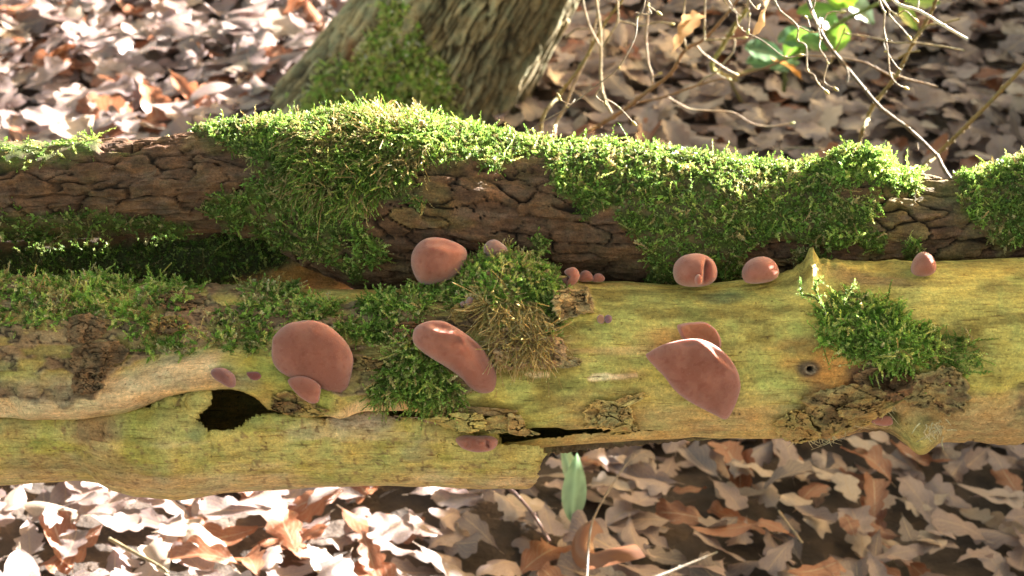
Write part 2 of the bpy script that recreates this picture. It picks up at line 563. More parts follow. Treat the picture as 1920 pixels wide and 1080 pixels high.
def front_disp(px, py, phi, p, rr, detail=True):
    x, a = p[..., 0], phi * rr                         # metres along / round
    e = 0.0022 * fbm(x * 9, a * 22, seed=1, oc=3) + 0.0009 * fbm(x * 30, a * 90, seed=2, oc=3)
    e = e + 0.00035 * fbm(x * 60, a * 520, seed=4, oc=2)
    fr = sstep(-1.9, -1.5, phi)
    # bark-and-moss hump on top
    e = e + 0.019 * np.exp(-((px - 935) / 82) ** 2 - ((phi - 1.25) / 0.52) ** 2) + 0.006 * np.exp(-((px - 1010) / 60) ** 2 - ((phi - 0.9) / 0.4) ** 2)
    # snapped-off branch stubs along the top
    for bx, h, w, pc in ((1519, 0.0165, 46, 1.25), (1572, 0.0030, 26, 1.3), (1676, 0.0042, 40, 1.32)):
        dx = np.abs(px - bx - np.where(px > bx, 0, 0))
        w2 = w * np.where(px > bx, 1.5, 1.1)
        e = e + h * (0.75 * np.exp(-dx / (w2 * 0.8)) + 0.25 * np.exp(-(dx / 8.0) ** 4) * (1 if h > .01 else .2)) * np.exp(-((phi - pc) / (0.34 if h > .01 else .26)) ** 2) * (1 + .25 * fbm(px / 9, phi * 9, seed=77, oc=2))
    # pale swelling that sweeps down past the hole
    d, t = d_line(px, py, [(60, 752), (156, 748), (230, 738), (320, 706), (420, 690), (520, 705), (640, 760)])
    e = e + 0.0125 * np.exp(-(d / 28) ** 2) * fr
    d, t = d_line(px, py, [(1180, 742), (1300, 770), (1480, 770), (1620, 740)])
    e = e + 0.002 * np.exp(-(d / 30) ** 2)
    # bark left on the wood
    n = 14 * fbm(px / 46, py / 30, seed=12, oc=4)
    sb = sd_poly(px, py, BARK) + n
    bark = sstep(3, -5, sb)
    gap = sstep(0.50, 0.62, fbm(px / 60 + 40, py / 22, seed=14, oc=3) * 0.5 + 0.5) * sstep(0, -30, sb)
    bark = bark * (1 - 0.75 * gap)
    f1, f2, _ = cells(px / 74 + 0.8 * fbm(px / 44, py / 30, seed=15, oc=4), py / 34 + 0.8 * fbm(px / 44, py / 30, seed=16, oc=4), seed=6)
    plate = sstep(0.01, 0.10, f2 - f1)
    e = e + bark * (0.0026 + 0.0018 * (plate - 1) + 0.0050 * (flaky(px / 46, py / 22, 18) - .5) + 0.0010 * fbm(px / 16, py / 10, seed=17, oc=3))
    # knotty, broken right end
    kn = sstep(1470, 1600, px) * sstep(660, 730, py)
    e = e + kn * (0.0055 * fbm(px / 60, py / 40, seed=21, oc=4) + 0.002)
    e = e - 0.011 * sstep(4, -14, sd_poly(px, py, HOLLOW) + 8 * fbm(px / 20, py / 20, seed=22, oc=2))
    e = e + 0.010 * np.exp(-((px - 1690) / 70) ** 2 - ((py - 655) / 44) ** 2) * fr   # seat of the moss cushion
    d = np.hypot(px - 1519, (py - 692) * 1.15)
    d = d + 2.2 * fbm(px / 9, py / 9, seed=78, oc=2)
    e = e + fr * (0.0010 * np.exp(-((d - 10) / 4) ** 2) - 0.006 * sstep(7, 3, d))
    d = np.hypot((px - 1672) / 1.25, py - 783)
    e = e - 0.006 * sstep(16, 4, d) * fr
    # burr with torn fibre under the end
    e = e + 0.012 * np.exp(-((px - 1725) / 36) ** 2 - ((py - 806) / 24) ** 2) * fr
    # long drying cracks
    for ln, dep, w in (([(1005, 794), (1060, 776), (1110, 773), (1180, 772)], 0.002, 2.6), ([(1430, 660), (1500, 648), (1540, 640)], 0.0012, 3), ([(1250, 762), (1310, 768), (1370, 782)], 0.0012, 3),
                       ([(1440, 757), (1500, 757), (1560, 775)], 0.0015, 3), ([(235, 727), (300, 712), (380, 694), (400, 690)], 0.0008, 3), ([(1500, 498), (1620, 512), (1760, 505)], 0.0008, 3), ([(1560, 520), (1700, 524)], 0.0008, 3)):
        d, t = d_line(px, py, ln)
        e = e - dep * np.exp(-(d / w) ** 2) * np.sin(np.pi * np.clip(t, 0.02, 0.98)) ** 0.5
    # edges of the openings roll inwards
    for c in (CUT1, CUT2):
        s_ = sd_poly(px, py, c)
        e = e - 0.0045 * sstep(7, -4, s_) * fr
    return e

def front_color(px, py, phi, p, rr):
    x, a = p[..., 0], phi * rr
    n1 = fbm(x * 7, a * 26, seed=31, oc=4); n2 = fbm(x * 34, a * 95, seed=32, oc=4); n3 = fbm(x * 45, a * 60, seed=33, oc=3)
    n4 = fbm(x * 14, a * 200, seed=34, oc=3)
    algae = np.array([0.315, 0.290, 0.080]); ochre = np.array([0.33, 0.235, 0.072]); tan = np.array([0.43, 0.285, 0.135]); olive = np.array([0.165, 0.140, 0.038])
    c = lerp(np.broadcast_to(algae, x.shape + (3,)), ochre, sstep(-0.15, 0.45, n1 + 0.25 * n4))
    c = lerp(c, (0.37, 0.34, 0.10), 0.6 * sstep(0.1, 0.5, n3))
    c = lerp(c, olive, 0.85 * sstep(0.08, 0.5, n2 - 0.25 * n1))
    gold = sstep(1380, 1500, px) * sstep(720, 640, py)
    c = lerp(c, (0.31, 0.22, 0.05), 0.4 * gold * sstep(-0.5, 0.3, n1))
    low = sstep(712, 770, py + 24 * n1 + 14 * n4) * sstep(1000, 1120, px)
    c = lerp(c, (0.38, 0.25, 0.13), 0.55 * low)
    mid = sstep(40, 5, np.abs(py - 665 - 20 * n1)) * sstep(1020, 1060, px) * sstep(1330, 1180, px)
    c = lerp(c, (0.42, 0.27, 0.12), 0.6 * mid * sstep(-0.3, 0.4, n4))
    d, t = d_line(px, py, [(-60, 760), (156, 752), (240, 735), (330, 704), (420, 692)])
    c = lerp(c, (0.45, 0.335, 0.20), 0.85 * sstep(56, 18, d + 14 * n2))
    c = lerp(c, (0.27, 0.20, 0.13), 0.5 * sstep(26, 6, np.hypot((px - 290) / 3.2, (py - 757))) )
    d, t = d_line(px, py, [(440, 680), (520, 700), (600, 745)])
    c = lerp(c, (0.16, 0.19, 0.035), 0.7 * sstep(40, 8, d + 14 * n3))
    d = np.hypot((px - 470) / 1.5, py - 718); c = lerp(c, (0.15, 0.185, 0.12), 0.6 * sstep(24, 8, d + 8 * n3))
    # fresh pale wood where bark broke away
    c = lerp(c, (0.62, 0.40, 0.20), sstep(6, -8, sd_poly(px, py, [(600, 770), (660, 752), (730, 738), (770, 752), (830, 762), (850, 772), (760, 776), (620, 778)]) + 6 * n2))
    c = lerp(c, (0.74, 0.50, 0.29), sstep(3, -2, sd_poly(px, py, [(1101, 710), (1112, 701), (1135, 698), (1150, 702), (1194, 699), (1196, 706), (1165, 708), (1130, 713), (1106, 714)]) + 3 * n3))
    c = lerp(c, (0.36, 0.16, 0.05), 0.6 * np.exp(-((px - 1185) / 30) ** 2 - ((py - 700) / 12) ** 2))
    c = lerp(c, (0.70, 0.47, 0.27), sstep(3, -2, sd_poly(px, py, [(985, 702), (1000, 697), (1030, 699), (1028, 706), (1000, 708)]) + 3 * n3))
    c = lerp(c, (0.10, 0.125, 0.055), 0.75 * sstep(1.2, 0.4, np.hypot((px - 1352) / 46, (py - 561) / 13) + 0.4 * n2))
    c = lerp(c, (0.14, 0.085, 0.045), 0.75 * sstep(1.2, 0.3, np.hypot((px - 1630) / 110, (py - 528) / 14) + 0.6 * n2))
    c = lerp(c, (0.33, 0.16, 0.055), 0.6 * sstep(1.2, 0.3, np.hypot((px - 1250) / 70, (py - 640) / 26) + 0.5 * n2))
    c = lerp(c, (0.15, 0.10, 0.04), 0.55 * sstep(1.2, 0.3, np.hypot((px - 1500) / 60, (py - 648) / 18) + 0.5 * n2))
    # orange-brown rot at the knot
    c = lerp(c, (0.38, 0.175, 0.050), 0.85 * sstep(1.25, 0.5, np.hypot((px - 1555) / 90, (py - 705) / 52) + 0.45 * n3))
    c = lerp(c, (0.085, 0.045, 0.03), 0.9 * sstep(1.1, 0.7, np.hypot((px - 1655) / 74, (py - 708) / 42) + 0.35 * n3))
    d = np.hypot((px - 1515) / 1.3, py - 692); c = lerp(c, (0.045, 0.035, 0.028), 0.9 * sstep(24, 12, d + 5 * n3))
    d = np.hypot(px - 1519, (py - 692) * 1.15); d = d + 2.2 * fbm(px / 9, py / 9, seed=78, oc=2); c = lerp(c, (0.32, 0.26, 0.18), 0.7 * np.exp(-((d - 8.5) / 2.0) ** 2))
    c = lerp(c, (0.02, 0.015, 0.012), sstep(7, 4.5, d))
    end = sstep(1480, 1560, px) * sstep(725, 765, py + 25 * n3)
    c = lerp(c, (0.27, 0.195, 0.095), 0.7 * end)
    c = lerp(c, (0.09, 0.06, 0.038), 0.8 * sstep(0.16, 0.45, n3 + 0.2 * n2) * sstep(1480, 1560, px) * sstep(690, 740, py))
    d = np.hypot((px - 1672) / 1.25, py - 783); c = lerp(c, (0.03, 0.022, 0.016), sstep(16, 6, d))
    c = lerp(c, (0.30, 0.29, 0.09), 0.8 * np.exp(-((px - 1715) / 40) ** 2 - ((py - 800) / 24) ** 2))
    # bark
    nn = 14 * fbm(px / 46, py / 30, seed=12, oc=4)
    sb = sd_poly(px, py, BARK) + nn
    bark = sstep(3, -4, sb)
    gap = sstep(0.50, 0.62, fbm(px / 60 + 40, py / 22, seed=14, oc=3) * 0.5 + 0.5) * sstep(0, -30, sb)
    f1, f2, cid = cells(px / 74 + 0.8 * fbm(px / 44, py / 30, seed=15, oc=4), py / 34 + 0.8 * fbm(px / 44, py / 30, seed=16, oc=4), seed=6)
    hv = _hash(cid, cid * 0, cid * 0, 5)
    bc = lerp(np.broadcast_to(np.array([0.135, 0.085, 0.05]), x.shape + (3,)), (0.22, 0.165, 0.09), hv)
    bc = lerp(bc, (0.16, 0.15, 0.05), 0.6 * sstep(0.0, 0.4, n3))
    bc = lerp(bc, (0.05, 0.032, 0.024), 0.8 * sstep(0.09, 0.015, f2 - f1))
    bc = bc * (0.5 + 0.9 * flaky(px / 46, py / 22, 18))[..., None]
    c = lerp(c, bc, bark * (1 - 0.7 * gap))
    c = lerp(c, (0.30, 0.24, 0.15), 0.5 * sstep(5, 1, np.abs(sb + 1)) * bark)
    # small pits
    f1, f2, cid = cells(px / 46, py / 46, seed=44)
    pit = (_hash(cid, cid * 0, cid * 0, 9) > 0.8) * sstep(0.06, 0.03, f1)
    c = lerp(c, (0.035, 0.025, 0.015), 0.8 * pit)
    return np.clip(c * np.array([1.46, 1.38, 1.42]), 0.01, 0.9)

PX, PHI = np.meshgrid(XC, PH, indexing='ij')
p0, n0, rr0 = front.base(PX, PHI)
hx, hy, _ = proj(p0)
hy = np.where(PHI > 1.7, 300, hy)
PX = hx
ev = front_disp(PX, hy, PHI, p0, rr0)
fv = p0 + n0 * ev[..., None]
fcol = front_color(PX, hy, PHI, p0, rr0)
ff = grid_faces(len(XC), len(PH), wrap_v=True)
# remove the faces of the openings
sc1 = np.minimum(sd_poly(PX, hy, CUT1) + 1.3 * fbm(PX / 14, hy / 9, seed=50, oc=2), sd_poly(PX, hy, CUT2) + 1.5 * fbm(PX / 14, hy / 9, seed=51, oc=2))
cut = ((sc1 < 0) & (PHI > -1.75) & (PHI < 0.6)).ravel()
ff = ff[~cut[ff].all(1)]
flog_loc = P(900, 690, 1.0)
fallen_log = thing('fallen_log', 'barkless yellow-green dead log carrying most of the jelly ears, split open along its underside', 'log', flog_loc)
nU, nV = len(XC), len(PH)
vv = fv.reshape(-1, 3)
# closing caps, far outside
caps = []
vx = np.vstack([vv, P(XC[0], 700, 1.0), P(XC[-1], 600, 1.0)])
k = np.arange(nV)
caps = np.vstack([np.stack([np.full(nV, nU * nV), (k + 1) % nV, k], -1), np.stack([np.full(nV, nU * nV + 1), (nU - 1) * nV + k, (nU - 1) * nV + (k + 1) % nV], -1)])
me = mesh('wood', vx, [ff[:, ::-1], caps], MAT['front_wood'], np.vstack([fcol.reshape(-1, 3), [[.2, .15, .1]] * 2]), origin=flog_loc)
obj('wood', me, fallen_log)

# ---- the split slab hanging under the log
SLAB = [(-420, 802), (156, 793), (223, 787), (261, 774), (305, 752), (350, 740), (395, 738), (404, 741), (386, 752), (369, 770), (362, 793), (382, 803), (395, 822), (402, 811), (434, 809), (457, 802), (476, 790), (500, 783), (550, 788),
        (617, 792), (640, 781), (692, 781), (760, 788), (856, 811), (931, 833), (1013, 840), (1006, 856), (1003, 875), (994, 900), (990, 990), (-420, 990)]
XS = np.concatenate([np.linspace(-420, -110, 14), np.arange(-100, 1030, 3.0)])
PS = np.concatenate([np.arange(-92, 20, 0.8), ]) * math.pi / 180
slab = Log([(-420, 560), (156, 560), (540, 556), (1030, 610)],
           [(-420, 905), (0, 890), (150, 882), (195, 886), (222, 900), (262, 912), (345, 916), (420, 903), (540, 897), (700, 892), (850, 896), (1000, 899), (1030, 899)], lambda x: 1.012 + 0 * x, XS, PS)
PX, PHI = np.meshgrid(XS, PS, indexing='ij')
p0, n0, rr0 = slab.base(PX, PHI)
PX, hy, _ = proj(p0)
x, a = p0[..., 0], PHI * rr0
e = 0.0018 * fbm(x * 10, a * 24, seed=61, oc=3) + 0.0008 * fbm(x * 40, a * 70, seed=62, oc=3) + 0.0003 * fbm(x * 60, a * 480, seed=63, oc=2)
ks = sstep(420, 340, PX) * sstep(800, 770, hy) * sstep(170, 250, PX)
e = e + ks * 0.004 * fbm(PX / 34, hy / 16, seed=64, oc=3) - 0.009 * sstep(400, 330, PX) * sstep(806, 768, hy)
for ln, dep, w in (([(397, 811), (400, 830), (398, 842)], .0014, 2.2), ([(500, 800), (492, 822), (474, 850), (470, 862)], .0014, 2.2), ([(610, 796), (590, 800), (560, 798)], .001, 2), ([(970, 842), (968, 870), (972, 885)], .0014, 2.0),
                   ([(215, 792), (240, 812), (256, 816)], .0016, 2.4), ([(700, 780), (735, 790), (760, 797)], .0018, 2.5), ([(610, 812), (640, 822), (700, 825)], .0007, 2), ([(240, 872), (330, 882), (440, 886)], .0007, 3)):
    d, t = d_line(PX, hy, ln); e = e - dep * np.exp(-(d / w) ** 2)
holes = [(201, 806, 5), (163, 836, 3.2), (379, 861, 3.6), (449, 843, 3.8), (704, 852, 3.8), (721, 857, 2.4), (835, 824, 6.5), (822, 840, 2.2), (941, 870, 2.2), (189, 873, 3), (226, 874, 2.2), (236, 902, 2.5), (258, 781, 2.4), (256, 789, 2.2), (262, 781, 2.2)]
hd = np.full(PX.shape, 99.0)
for hx_, hy_, hr in holes:
    hd = np.minimum(hd, np.hypot((PX - hx_) / 1.15, hy - hy_) - hr)
e = e - 0.006 * sstep(1.5, -1.5, hd)
n1 = fbm(x * 8, a * 22, seed=71, oc=4); n2 = fbm(x * 20, a * 90, seed=72, oc=4); n3 = fbm(x * 50, a * 60, seed=73, oc=3)
c = lerp(np.broadcast_to(np.array([0.335, 0.305, 0.088]), x.shape + (3,)), (0.25, 0.255, 0.055), sstep(-0.1, 0.4, n3 + 0.3 * n1))
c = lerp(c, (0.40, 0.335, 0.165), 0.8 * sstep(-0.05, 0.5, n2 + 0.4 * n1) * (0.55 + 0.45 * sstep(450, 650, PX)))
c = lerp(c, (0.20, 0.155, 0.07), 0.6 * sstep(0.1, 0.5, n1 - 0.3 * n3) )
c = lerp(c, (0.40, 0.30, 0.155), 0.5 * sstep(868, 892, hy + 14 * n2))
c = lerp(c, (0.17, 0.105, 0.055), 0.8 * sstep(1.2, .4, np.hypot((PX - 185) / 60, (hy - 806) / 22) + 0.5 * n2))
c = lerp(c, (0.10, 0.15, 0.065), 0.75 * sstep(1.2, .4, np.hypot((PX - 368) / 22, (hy - 812) / 16) + 0.5 * n3))
c = lerp(c, (0.36, 0.30, 0.185), 0.7 * ks * sstep(-0.3, 0.4, n2))
c = lerp(c, (0.20, 0.20, 0.10), 0.5 * sstep(1.1, .5, np.hypot((PX - 790) / 36, (hy - 838) / 14) + 0.5 * n3))
c = lerp(c, (0.26, 0.20, 0.14), 0.6 * sstep(1.1, .5, np.hypot((PX - 650) / 90, (hy - 790) / 14) + 0.5 * n3))
c = lerp(c, (0.02, 0.014, 0.01), sstep(1.5, -0.5, hd))
c = lerp(c, (0.14, 0.09, 0.04), 0.7 * sstep(0.7, 0.82, fbm(PX / 9, hy / 6, seed=77, oc=2) * 0.5 + 0.5))
sd = sd_poly(PX, hy, SLAB) + (1.0 + 6 * sstep(980, 1000, PX)) * fbm(PX / 12, hy / 8, seed=66, oc=4)
e = e - 0.002 * sstep(-6, 2, sd)
sv = p0 + n0 * e[..., None]
sf = grid_faces(len(XS), len(PS))
keep = ((sd < 0) | (PHI < -1.52) & (PX < 992)).ravel()
sf = sf[keep[sf].all(1)]
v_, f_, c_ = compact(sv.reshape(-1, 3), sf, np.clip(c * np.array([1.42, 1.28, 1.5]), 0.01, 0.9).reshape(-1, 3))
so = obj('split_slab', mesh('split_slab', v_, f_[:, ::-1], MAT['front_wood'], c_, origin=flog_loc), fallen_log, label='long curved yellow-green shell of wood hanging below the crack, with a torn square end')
sm = so.modifiers.new('thickness', 'SOLIDIFY'); sm.thickness, sm.offset = 0.006, -1

# ---- sagging inner splinter under the gap
pts = [P(870, 842, 1.012), P(1000, 842, 1.010), P(1100, 832, 1.008), P(1200, 824, 1.006), P(1330, 816, 1.004), P(1460, 814, 1.004)]
v, f = tube(pts, [0.0042, 0.0044, 0.0038, 0.0034, 0.0026, 0.001], sides=10, n=160, bump=0.35, seed=3)
cc = lerp(np.broadcast_to(np.array([0.10, 0.072, 0.045]), v.shape), (0.24, 0.19, 0.085), sstep(-0.1, 0.5, fbm(v[:, 0] * 60, v[:, 2] * 300, seed=5, oc=3)))
obj('torn_splinter', mesh('torn_splinter', v, f, MAT['flake_bark'], cc, origin=flog_loc), fallen_log)

# ---- flakes of bark still on the log
def flake(outline, thick=0.004, lift=0.0, tone=(0.27, 0.215, 0.12), tone2=(0.17, 0.12, 0.07), rough=0.0022, seed=0, log=front, label=None, name='bark_flake', parent=None, disp=front_disp, nr=26, nt_=110):
    o = catmull(outline, nt_, closed=True)
    ctr = o.mean(0)
    ang = np.arange(nt_)
    jag = 1 + 0.09 * vn(ang * 0.33, np.full(nt_, seed * 3.3)) + 0.06 * vn(ang * 0.9, np.full(nt_, seed * 1.3)) + 0.03 * vn(ang * 2.3, np.full(nt_, seed * 1.9))
    o = ctr + (o - ctr) * jag[:, None]
    s = np.concatenate([np.linspace(0, 0.94, nr), [0.985, 1.0, 0.99]])
    ex = np.concatenate([np.ones(nr), [0.9, 0.45, -0.4]])
    X = ctr[0] + s[:, None] * (o[:, 0] - ctr[0])[None]
    Y = ctr[1] + s[:, None] * (o[:, 1] - ctr[1])[None]
    n1 = fbm(X / 26, Y / 17, seed=100 + seed, oc=4)
    n2 = fbm(X / 9, Y / 6, seed=120 + seed, oc=2)
    f1, f2, cid = cells(X / 60 + 0.9 * n1, Y / 34 + 0.9 * n1, seed=seed)
    ly = flaky(X / 40, Y / 20, 140 + seed)
    ext = ex[:, None] * thick + (s[:, None] < 0.96) * (rough * .5 * n1 + rough * 0.35 * n2 + 1.9 * rough * (ly - .5) - 0.5 * thick * sstep(0.06, 0.01, f2 - f1)) + lift * (s[:, None] ** 2) * np.clip(vn(ang * 0.2, ang * 0 + seed)[None] + 0.3, 0, 1)
    q, n = log.at(X, Y, ext, disp)
    c = lerp(np.broadcast_to(np.array(tone2, float), X.shape + (3,)), tone, sstep(-0.35, 0.35, n1 + 0.5 * n2))
    c = c * (0.6 + 0.75 * ly)[..., None]
    c = lerp(c, (0.05, 0.034, 0.024), 0.8 * sstep(0.06, 0.01, f2 - f1))
    c = lerp(c, np.array(tone) * 1.25, 0.7 * sstep(0.86, 0.97, s)[:, None] * np.ones(X.shape))
    f = grid_faces(len(s), nt_, wrap_v=True)
    base = parent or fallen_log
    org = np.array(base.location)
    o_ = obj(name, mesh(name, q.reshape(-1, 3), f, MAT['flake_bark'], np.clip(c * np.array([1.3, 1.16, 1.0]), .01, .9).reshape(-1, 3), origin=org), base)
    if label: o_['label'] = label
    return o_

pale, dim = (0.44, 0.35, 0.16), (0.29, 0.21, 0.10)
brown, dbrown = (0.16, 0.11, 0.07), (0.10, 0.068, 0.045)
FL = [
 ([(1093, 800), (1092, 775), (1105, 757), (1125, 750), (1150, 752), (1165, 746), (1200, 738), (1203, 750), (1185, 760), (1190, 775), (1185, 800), (1160, 808), (1120, 806)], .0055, pale, dim),
 ([(1120, 792), (1128, 768), (1150, 762), (1172, 766), (1180, 782), (1165, 794), (1140, 800)], .0095, (0.27, 0.235, 0.125), dim),
 ([(1140, 812), (1160, 799), (1190, 796), (1196, 806), (1180, 814), (1155, 816)], .0075, (0.36, 0.31, 0.14), dim),
 ([(830, 772), (880, 763), (935, 766), (970, 770), (960, 781), (900, 779), (850, 786)], .004, (0.24, 0.18, 0.11), dim),
 ([(800, 784), (840, 776), (890, 775), (912, 785), (908, 805), (880, 812), (850, 806), (822, 796)], .011, (0.38, 0.34, 0.14), (0.25, 0.21, 0.09)),
 ([(905, 788), (935, 778), (952, 782), (955, 800), (945, 812), (915, 810)], .009, (0.30, 0.25, 0.105), dim),
 ([(952, 778), (975, 780), (985, 795), (986, 808), (1012, 813), (985, 818), (955, 812)], .009, (0.36, 0.30, 0.155), dim),
 ([(1040, 545), (1075, 540), (1100, 545), (1103, 565), (1113, 583), (1085, 592), (1050, 600), (1036, 575)], .0065, (0.30, 0.25, 0.15), (0.17, 0.125, 0.07)),
 ([(950, 612), (1010, 625), (1050, 636), (1058, 680), (1030, 690), (990, 688), (945, 690), (920, 652)], .004, (0.31, 0.235, 0.165), (0.21, 0.15, 0.10)),
 ([(955, 478), (985, 474), (1012, 484), (1033, 497), (1018, 516), (985, 510), (955, 496)], .006, (0.27, 0.225, 0.12), dim),
 ([(1040, 682), (1060, 668), (1088, 674), (1086, 684), (1056, 690)], .002, (0.28, 0.25, 0.17), dim),
 ([(1450, 800), (1470, 780), (1495, 768), (1513, 775), (1524, 800), (1540, 818), (1500, 830), (1470, 824)], .007, (0.34, 0.285, 0.125), dim),
 ([(1510, 745), (1560, 725), (1620, 720), (1662, 738), (1645, 768), (1595, 790), (1562, 812), (1530, 802), (1513, 772)], .006, (0.27, 0.21, 0.105), (0.15, 0.105, 0.06)),
 ([(1570, 770), (1600, 752), (1640, 748), (1650, 758), (1622, 776), (1585, 788)], .011, (0.30, 0.25, 0.12), (0.18, 0.13, 0.07)),
 ([(1690, 712), (1730, 700), (1790, 690), (1820, 742), (1790, 778), (1740, 768), (1698, 756)], .006, (0.23, 0.19, 0.10), (0.13, 0.09, 0.055)),
 ([(1600, 704), (1640, 690), (1664, 706), (1650, 732), (1615, 726)], .008, brown, dbrown),
 ([(1655, 735), (1690, 700), (1716, 712), (1708, 738), (1676, 752)], .008, (0.15, 0.09, 0.055), dbrown),
 ([(1560, 800), (1600, 776), (1640, 762), (1690, 734), (1698, 744), (1650, 786), (1600, 808), (1565, 818)], .007, (0.36, 0.29, 0.125), dim),
 ([(512, 742), (534, 732), (560, 742), (596, 760), (618, 775), (580, 782), (540, 778), (514, 766)], .0055, (0.30, 0.25, 0.105), (0.17, 0.12, 0.06)),
 ([(510, 760), (540, 752), (565, 764), (545, 774), (515, 771)], .009, (0.15, 0.10, 0.05), dbrown),
 ([(140, 700), (182, 704), (194, 726), (172, 736), (140, 740)], .006, brown, dbrown),
 ([(140, 655), (190, 640), (236, 648), (240, 668), (205, 690), (190, 700), (140, 694)], .005, brown, dbrown),
 ([(130, 598), (170, 588), (198, 612), (186, 634), (130, 644)], .005, brown, dbrown),
 ([(292, 556), (340, 546), (384, 556), (370, 574), (310, 578)], .004, brown, dbrown),
 ([(282, 600), (330, 592), (352, 612), (312, 628), (284, 622)], .004, (0.20, 0.15, 0.06), dbrown),
 ([(850, 575), (880, 560), (910, 572), (900, 606), (865, 612), (846, 600)], .004, (0.24, 0.185, 0.075), dbrown),
 ([(645, 672), (690, 668), (720, 680), (700, 694), (655, 692)], .004, (0.21, 0.16, 0.075), dbrown),
 ([(740, 612), (775, 602), (790, 624), (770, 646), (742, 640)], .004, (0.15, 0.085, 0.055), dbrown)]
for i, (o, th, t1, t2) in enumerate(FL):
    flake(o, th * (.4 if t1 is brown else .8), 0.0025, t1, t2, seed=i, rough=.0004 if t1 is brown else .0016)
# grey peel of inner bark lying along the slab
flake([(716, 780), (760, 782), (800, 785), (836, 797), (858, 810), (830, 813), (790, 810), (755, 799)], .003, 0, (0.31, 0.235, 0.185), (0.235, 0.175, 0.135), rough=.0008, seed=40, label='smooth grey-pink peel of inner bark beside the crack',
      log=slab, disp=None, name='bark_peel')
# pale torn fibres on the burr
fib = []
for i in range(34):
    bx, by = rng.normal(1748, 14), rng.normal(800, 9)
    q, n = front.at(bx, by, 0.002, front_disp)
    d = n * 0.4 + UP * rng.normal(-0.3, 0.5) + RT * rng.normal(0, 0.8)
    L = rng.uniform(0.002, 0.006)
    fib.append(tube([q, q + d * L * .5, q + d * L - UP * L * .3 + RT * rng.normal(0, .3) * L], [.0006, .0004, .0002], sides=4, n=5))
for i in range(46):
    bx = rng.choice([rng.uniform(1485, 1565), rng.uniform(1560, 1680)])
    by = 822 if bx < 1560 else np.interp(bx, [1560, 1680], [815, 760]) + rng.normal(0, 4)
    q, n = front.at(bx, by, 0.003, front_disp)
    d = n * .5 - UP * rng.uniform(0, .6) + RT * rng.normal(0, .8)
    L = rng.uniform(0.003, 0.008)
    fib.append(tube([q, q + d * L * .5, q + d * L + RT * rng.normal(0, .4) * L], [.0003, .00025, .0001], sides=4, n=5))
v, f = join(fib)
obj('torn_fibres', mesh('torn_fibres', v, f, MAT['flake_bark'], np.broadcast_to(np.array([.55, .47, .30]), v.shape), origin=flog_loc), fallen_log, kind='stuff')

# ------------------------------------------------------------------ the bark-covered log behind, forked at one end
XR = np.concatenate([np.linspace(-3600, -110, 46), np.arange(-100, 2030, 3.8), np.linspace(2040, 5200, 46)])
PR = np.concatenate([np.arange(-80, 124, 1.1), np.linspace(126, 278, 20)]) * math.pi / 180
RD = 1.036
rear = Log([(-3000, 300), (0, 280), (156, 272), (350, 256), (480, 238), (600, 222), (700, 226), (850, 246), (950, 270), (1050, 282), (1200, 294), (1400, 312), (1500, 316), (1600, 322), (1700, 330), (1764, 338), (1840, 330), (1940, 292), (2150, 240), (5000, 230)],  # far right end raised to block the sun from the front log
           [(-3000, 470), (0, 446), (156, 446), (300, 438), (420, 436), (500, 448), (580, 500), (680, 540), (800, 552), (1300, 556), (1500, 545), (1764, 520), (1920, 515), (5000, 560)], lambda x: RD + 0 * x, XR, PR)
MAT_POLY = [(352, 60), (358, 252), (417, 275), (467, 296), (474, 320), (456, 356), (396, 366), (375, 388), (407, 414), (440, 470), (519, 475), (572, 482), (640, 505), (664, 520), (680, 525), (682, 436), (688, 380), (740, 380), (786, 388),
            (804, 370), (775, 335), (778, 314), (818, 320), (860, 328), (881, 310), (930, 318), (976, 305), (1022, 296), (1039, 338), (1050, 370), (1078, 387), (1085, 419), (1120, 426), (1112, 398), (1145, 391), (1162, 426), (1190, 447),
            (1216, 470), (1225, 560), (1390, 560), (1396, 466), (1437, 456), (1497, 453), (1550, 465), (1600, 452), (1655, 478), (1668, 441), (1645, 425), (1651, 388), (1615, 367), (1585, 376), (1560, 372), (1640, 376), (1712, 362), (1738, 330), (1744, 290), (1744, 60)]
FRINGE = [(-200, 404), (156, 400), (200, 396), (260, 408), (330, 410), (372, 402), (372, 428), (300, 448), (180, 466), (-200, 470)]
TUFTS = [[(1684, 452), (1712, 448), (1732, 470), (1722, 500), (1690, 490)], [(996, 452), (1012, 440), (1030, 456), (1022, 476), (1000, 474)], [(1480, 470), (1520, 466), (1556, 480), (1550, 510), (1490, 510)],
         [(1800, 40), (1960, 40), (1960, 440), (1880, 470), (1800, 400)], [(130, 60), (186, 60), (188, 262), (186, 290), (140, 310), (-60, 330), (-60, 60)], [(690, 440), (726, 450), (720, 490), (690, 500)], [(200, 285), (270, 280), (262, 292), (200, 296)]]
def rear_moss(px, py):
    n = 16 * fbm(px / 42, py / 26, seed=200, oc=4)
    s_ = sd_poly(px, py, MAT_POLY) + n
    s_ = np.minimum(s_, sd_poly(px, py, FRINGE) + n * 0.8)
    for t_ in TUFTS:
        s_ = np.minimum(s_, sd_poly(px, py, t_) + 0.5 * n)
    m = sstep(3, -8, s_)
    thin = sstep(0.60, 0.72, fbm(px / 50 + 9, py / 24, seed=203, oc=3) * 0.5 + 0.5) * sstep(300, 340, py) * sstep(1000, 700, px)
    return m * (1 - 0.8 * thin)

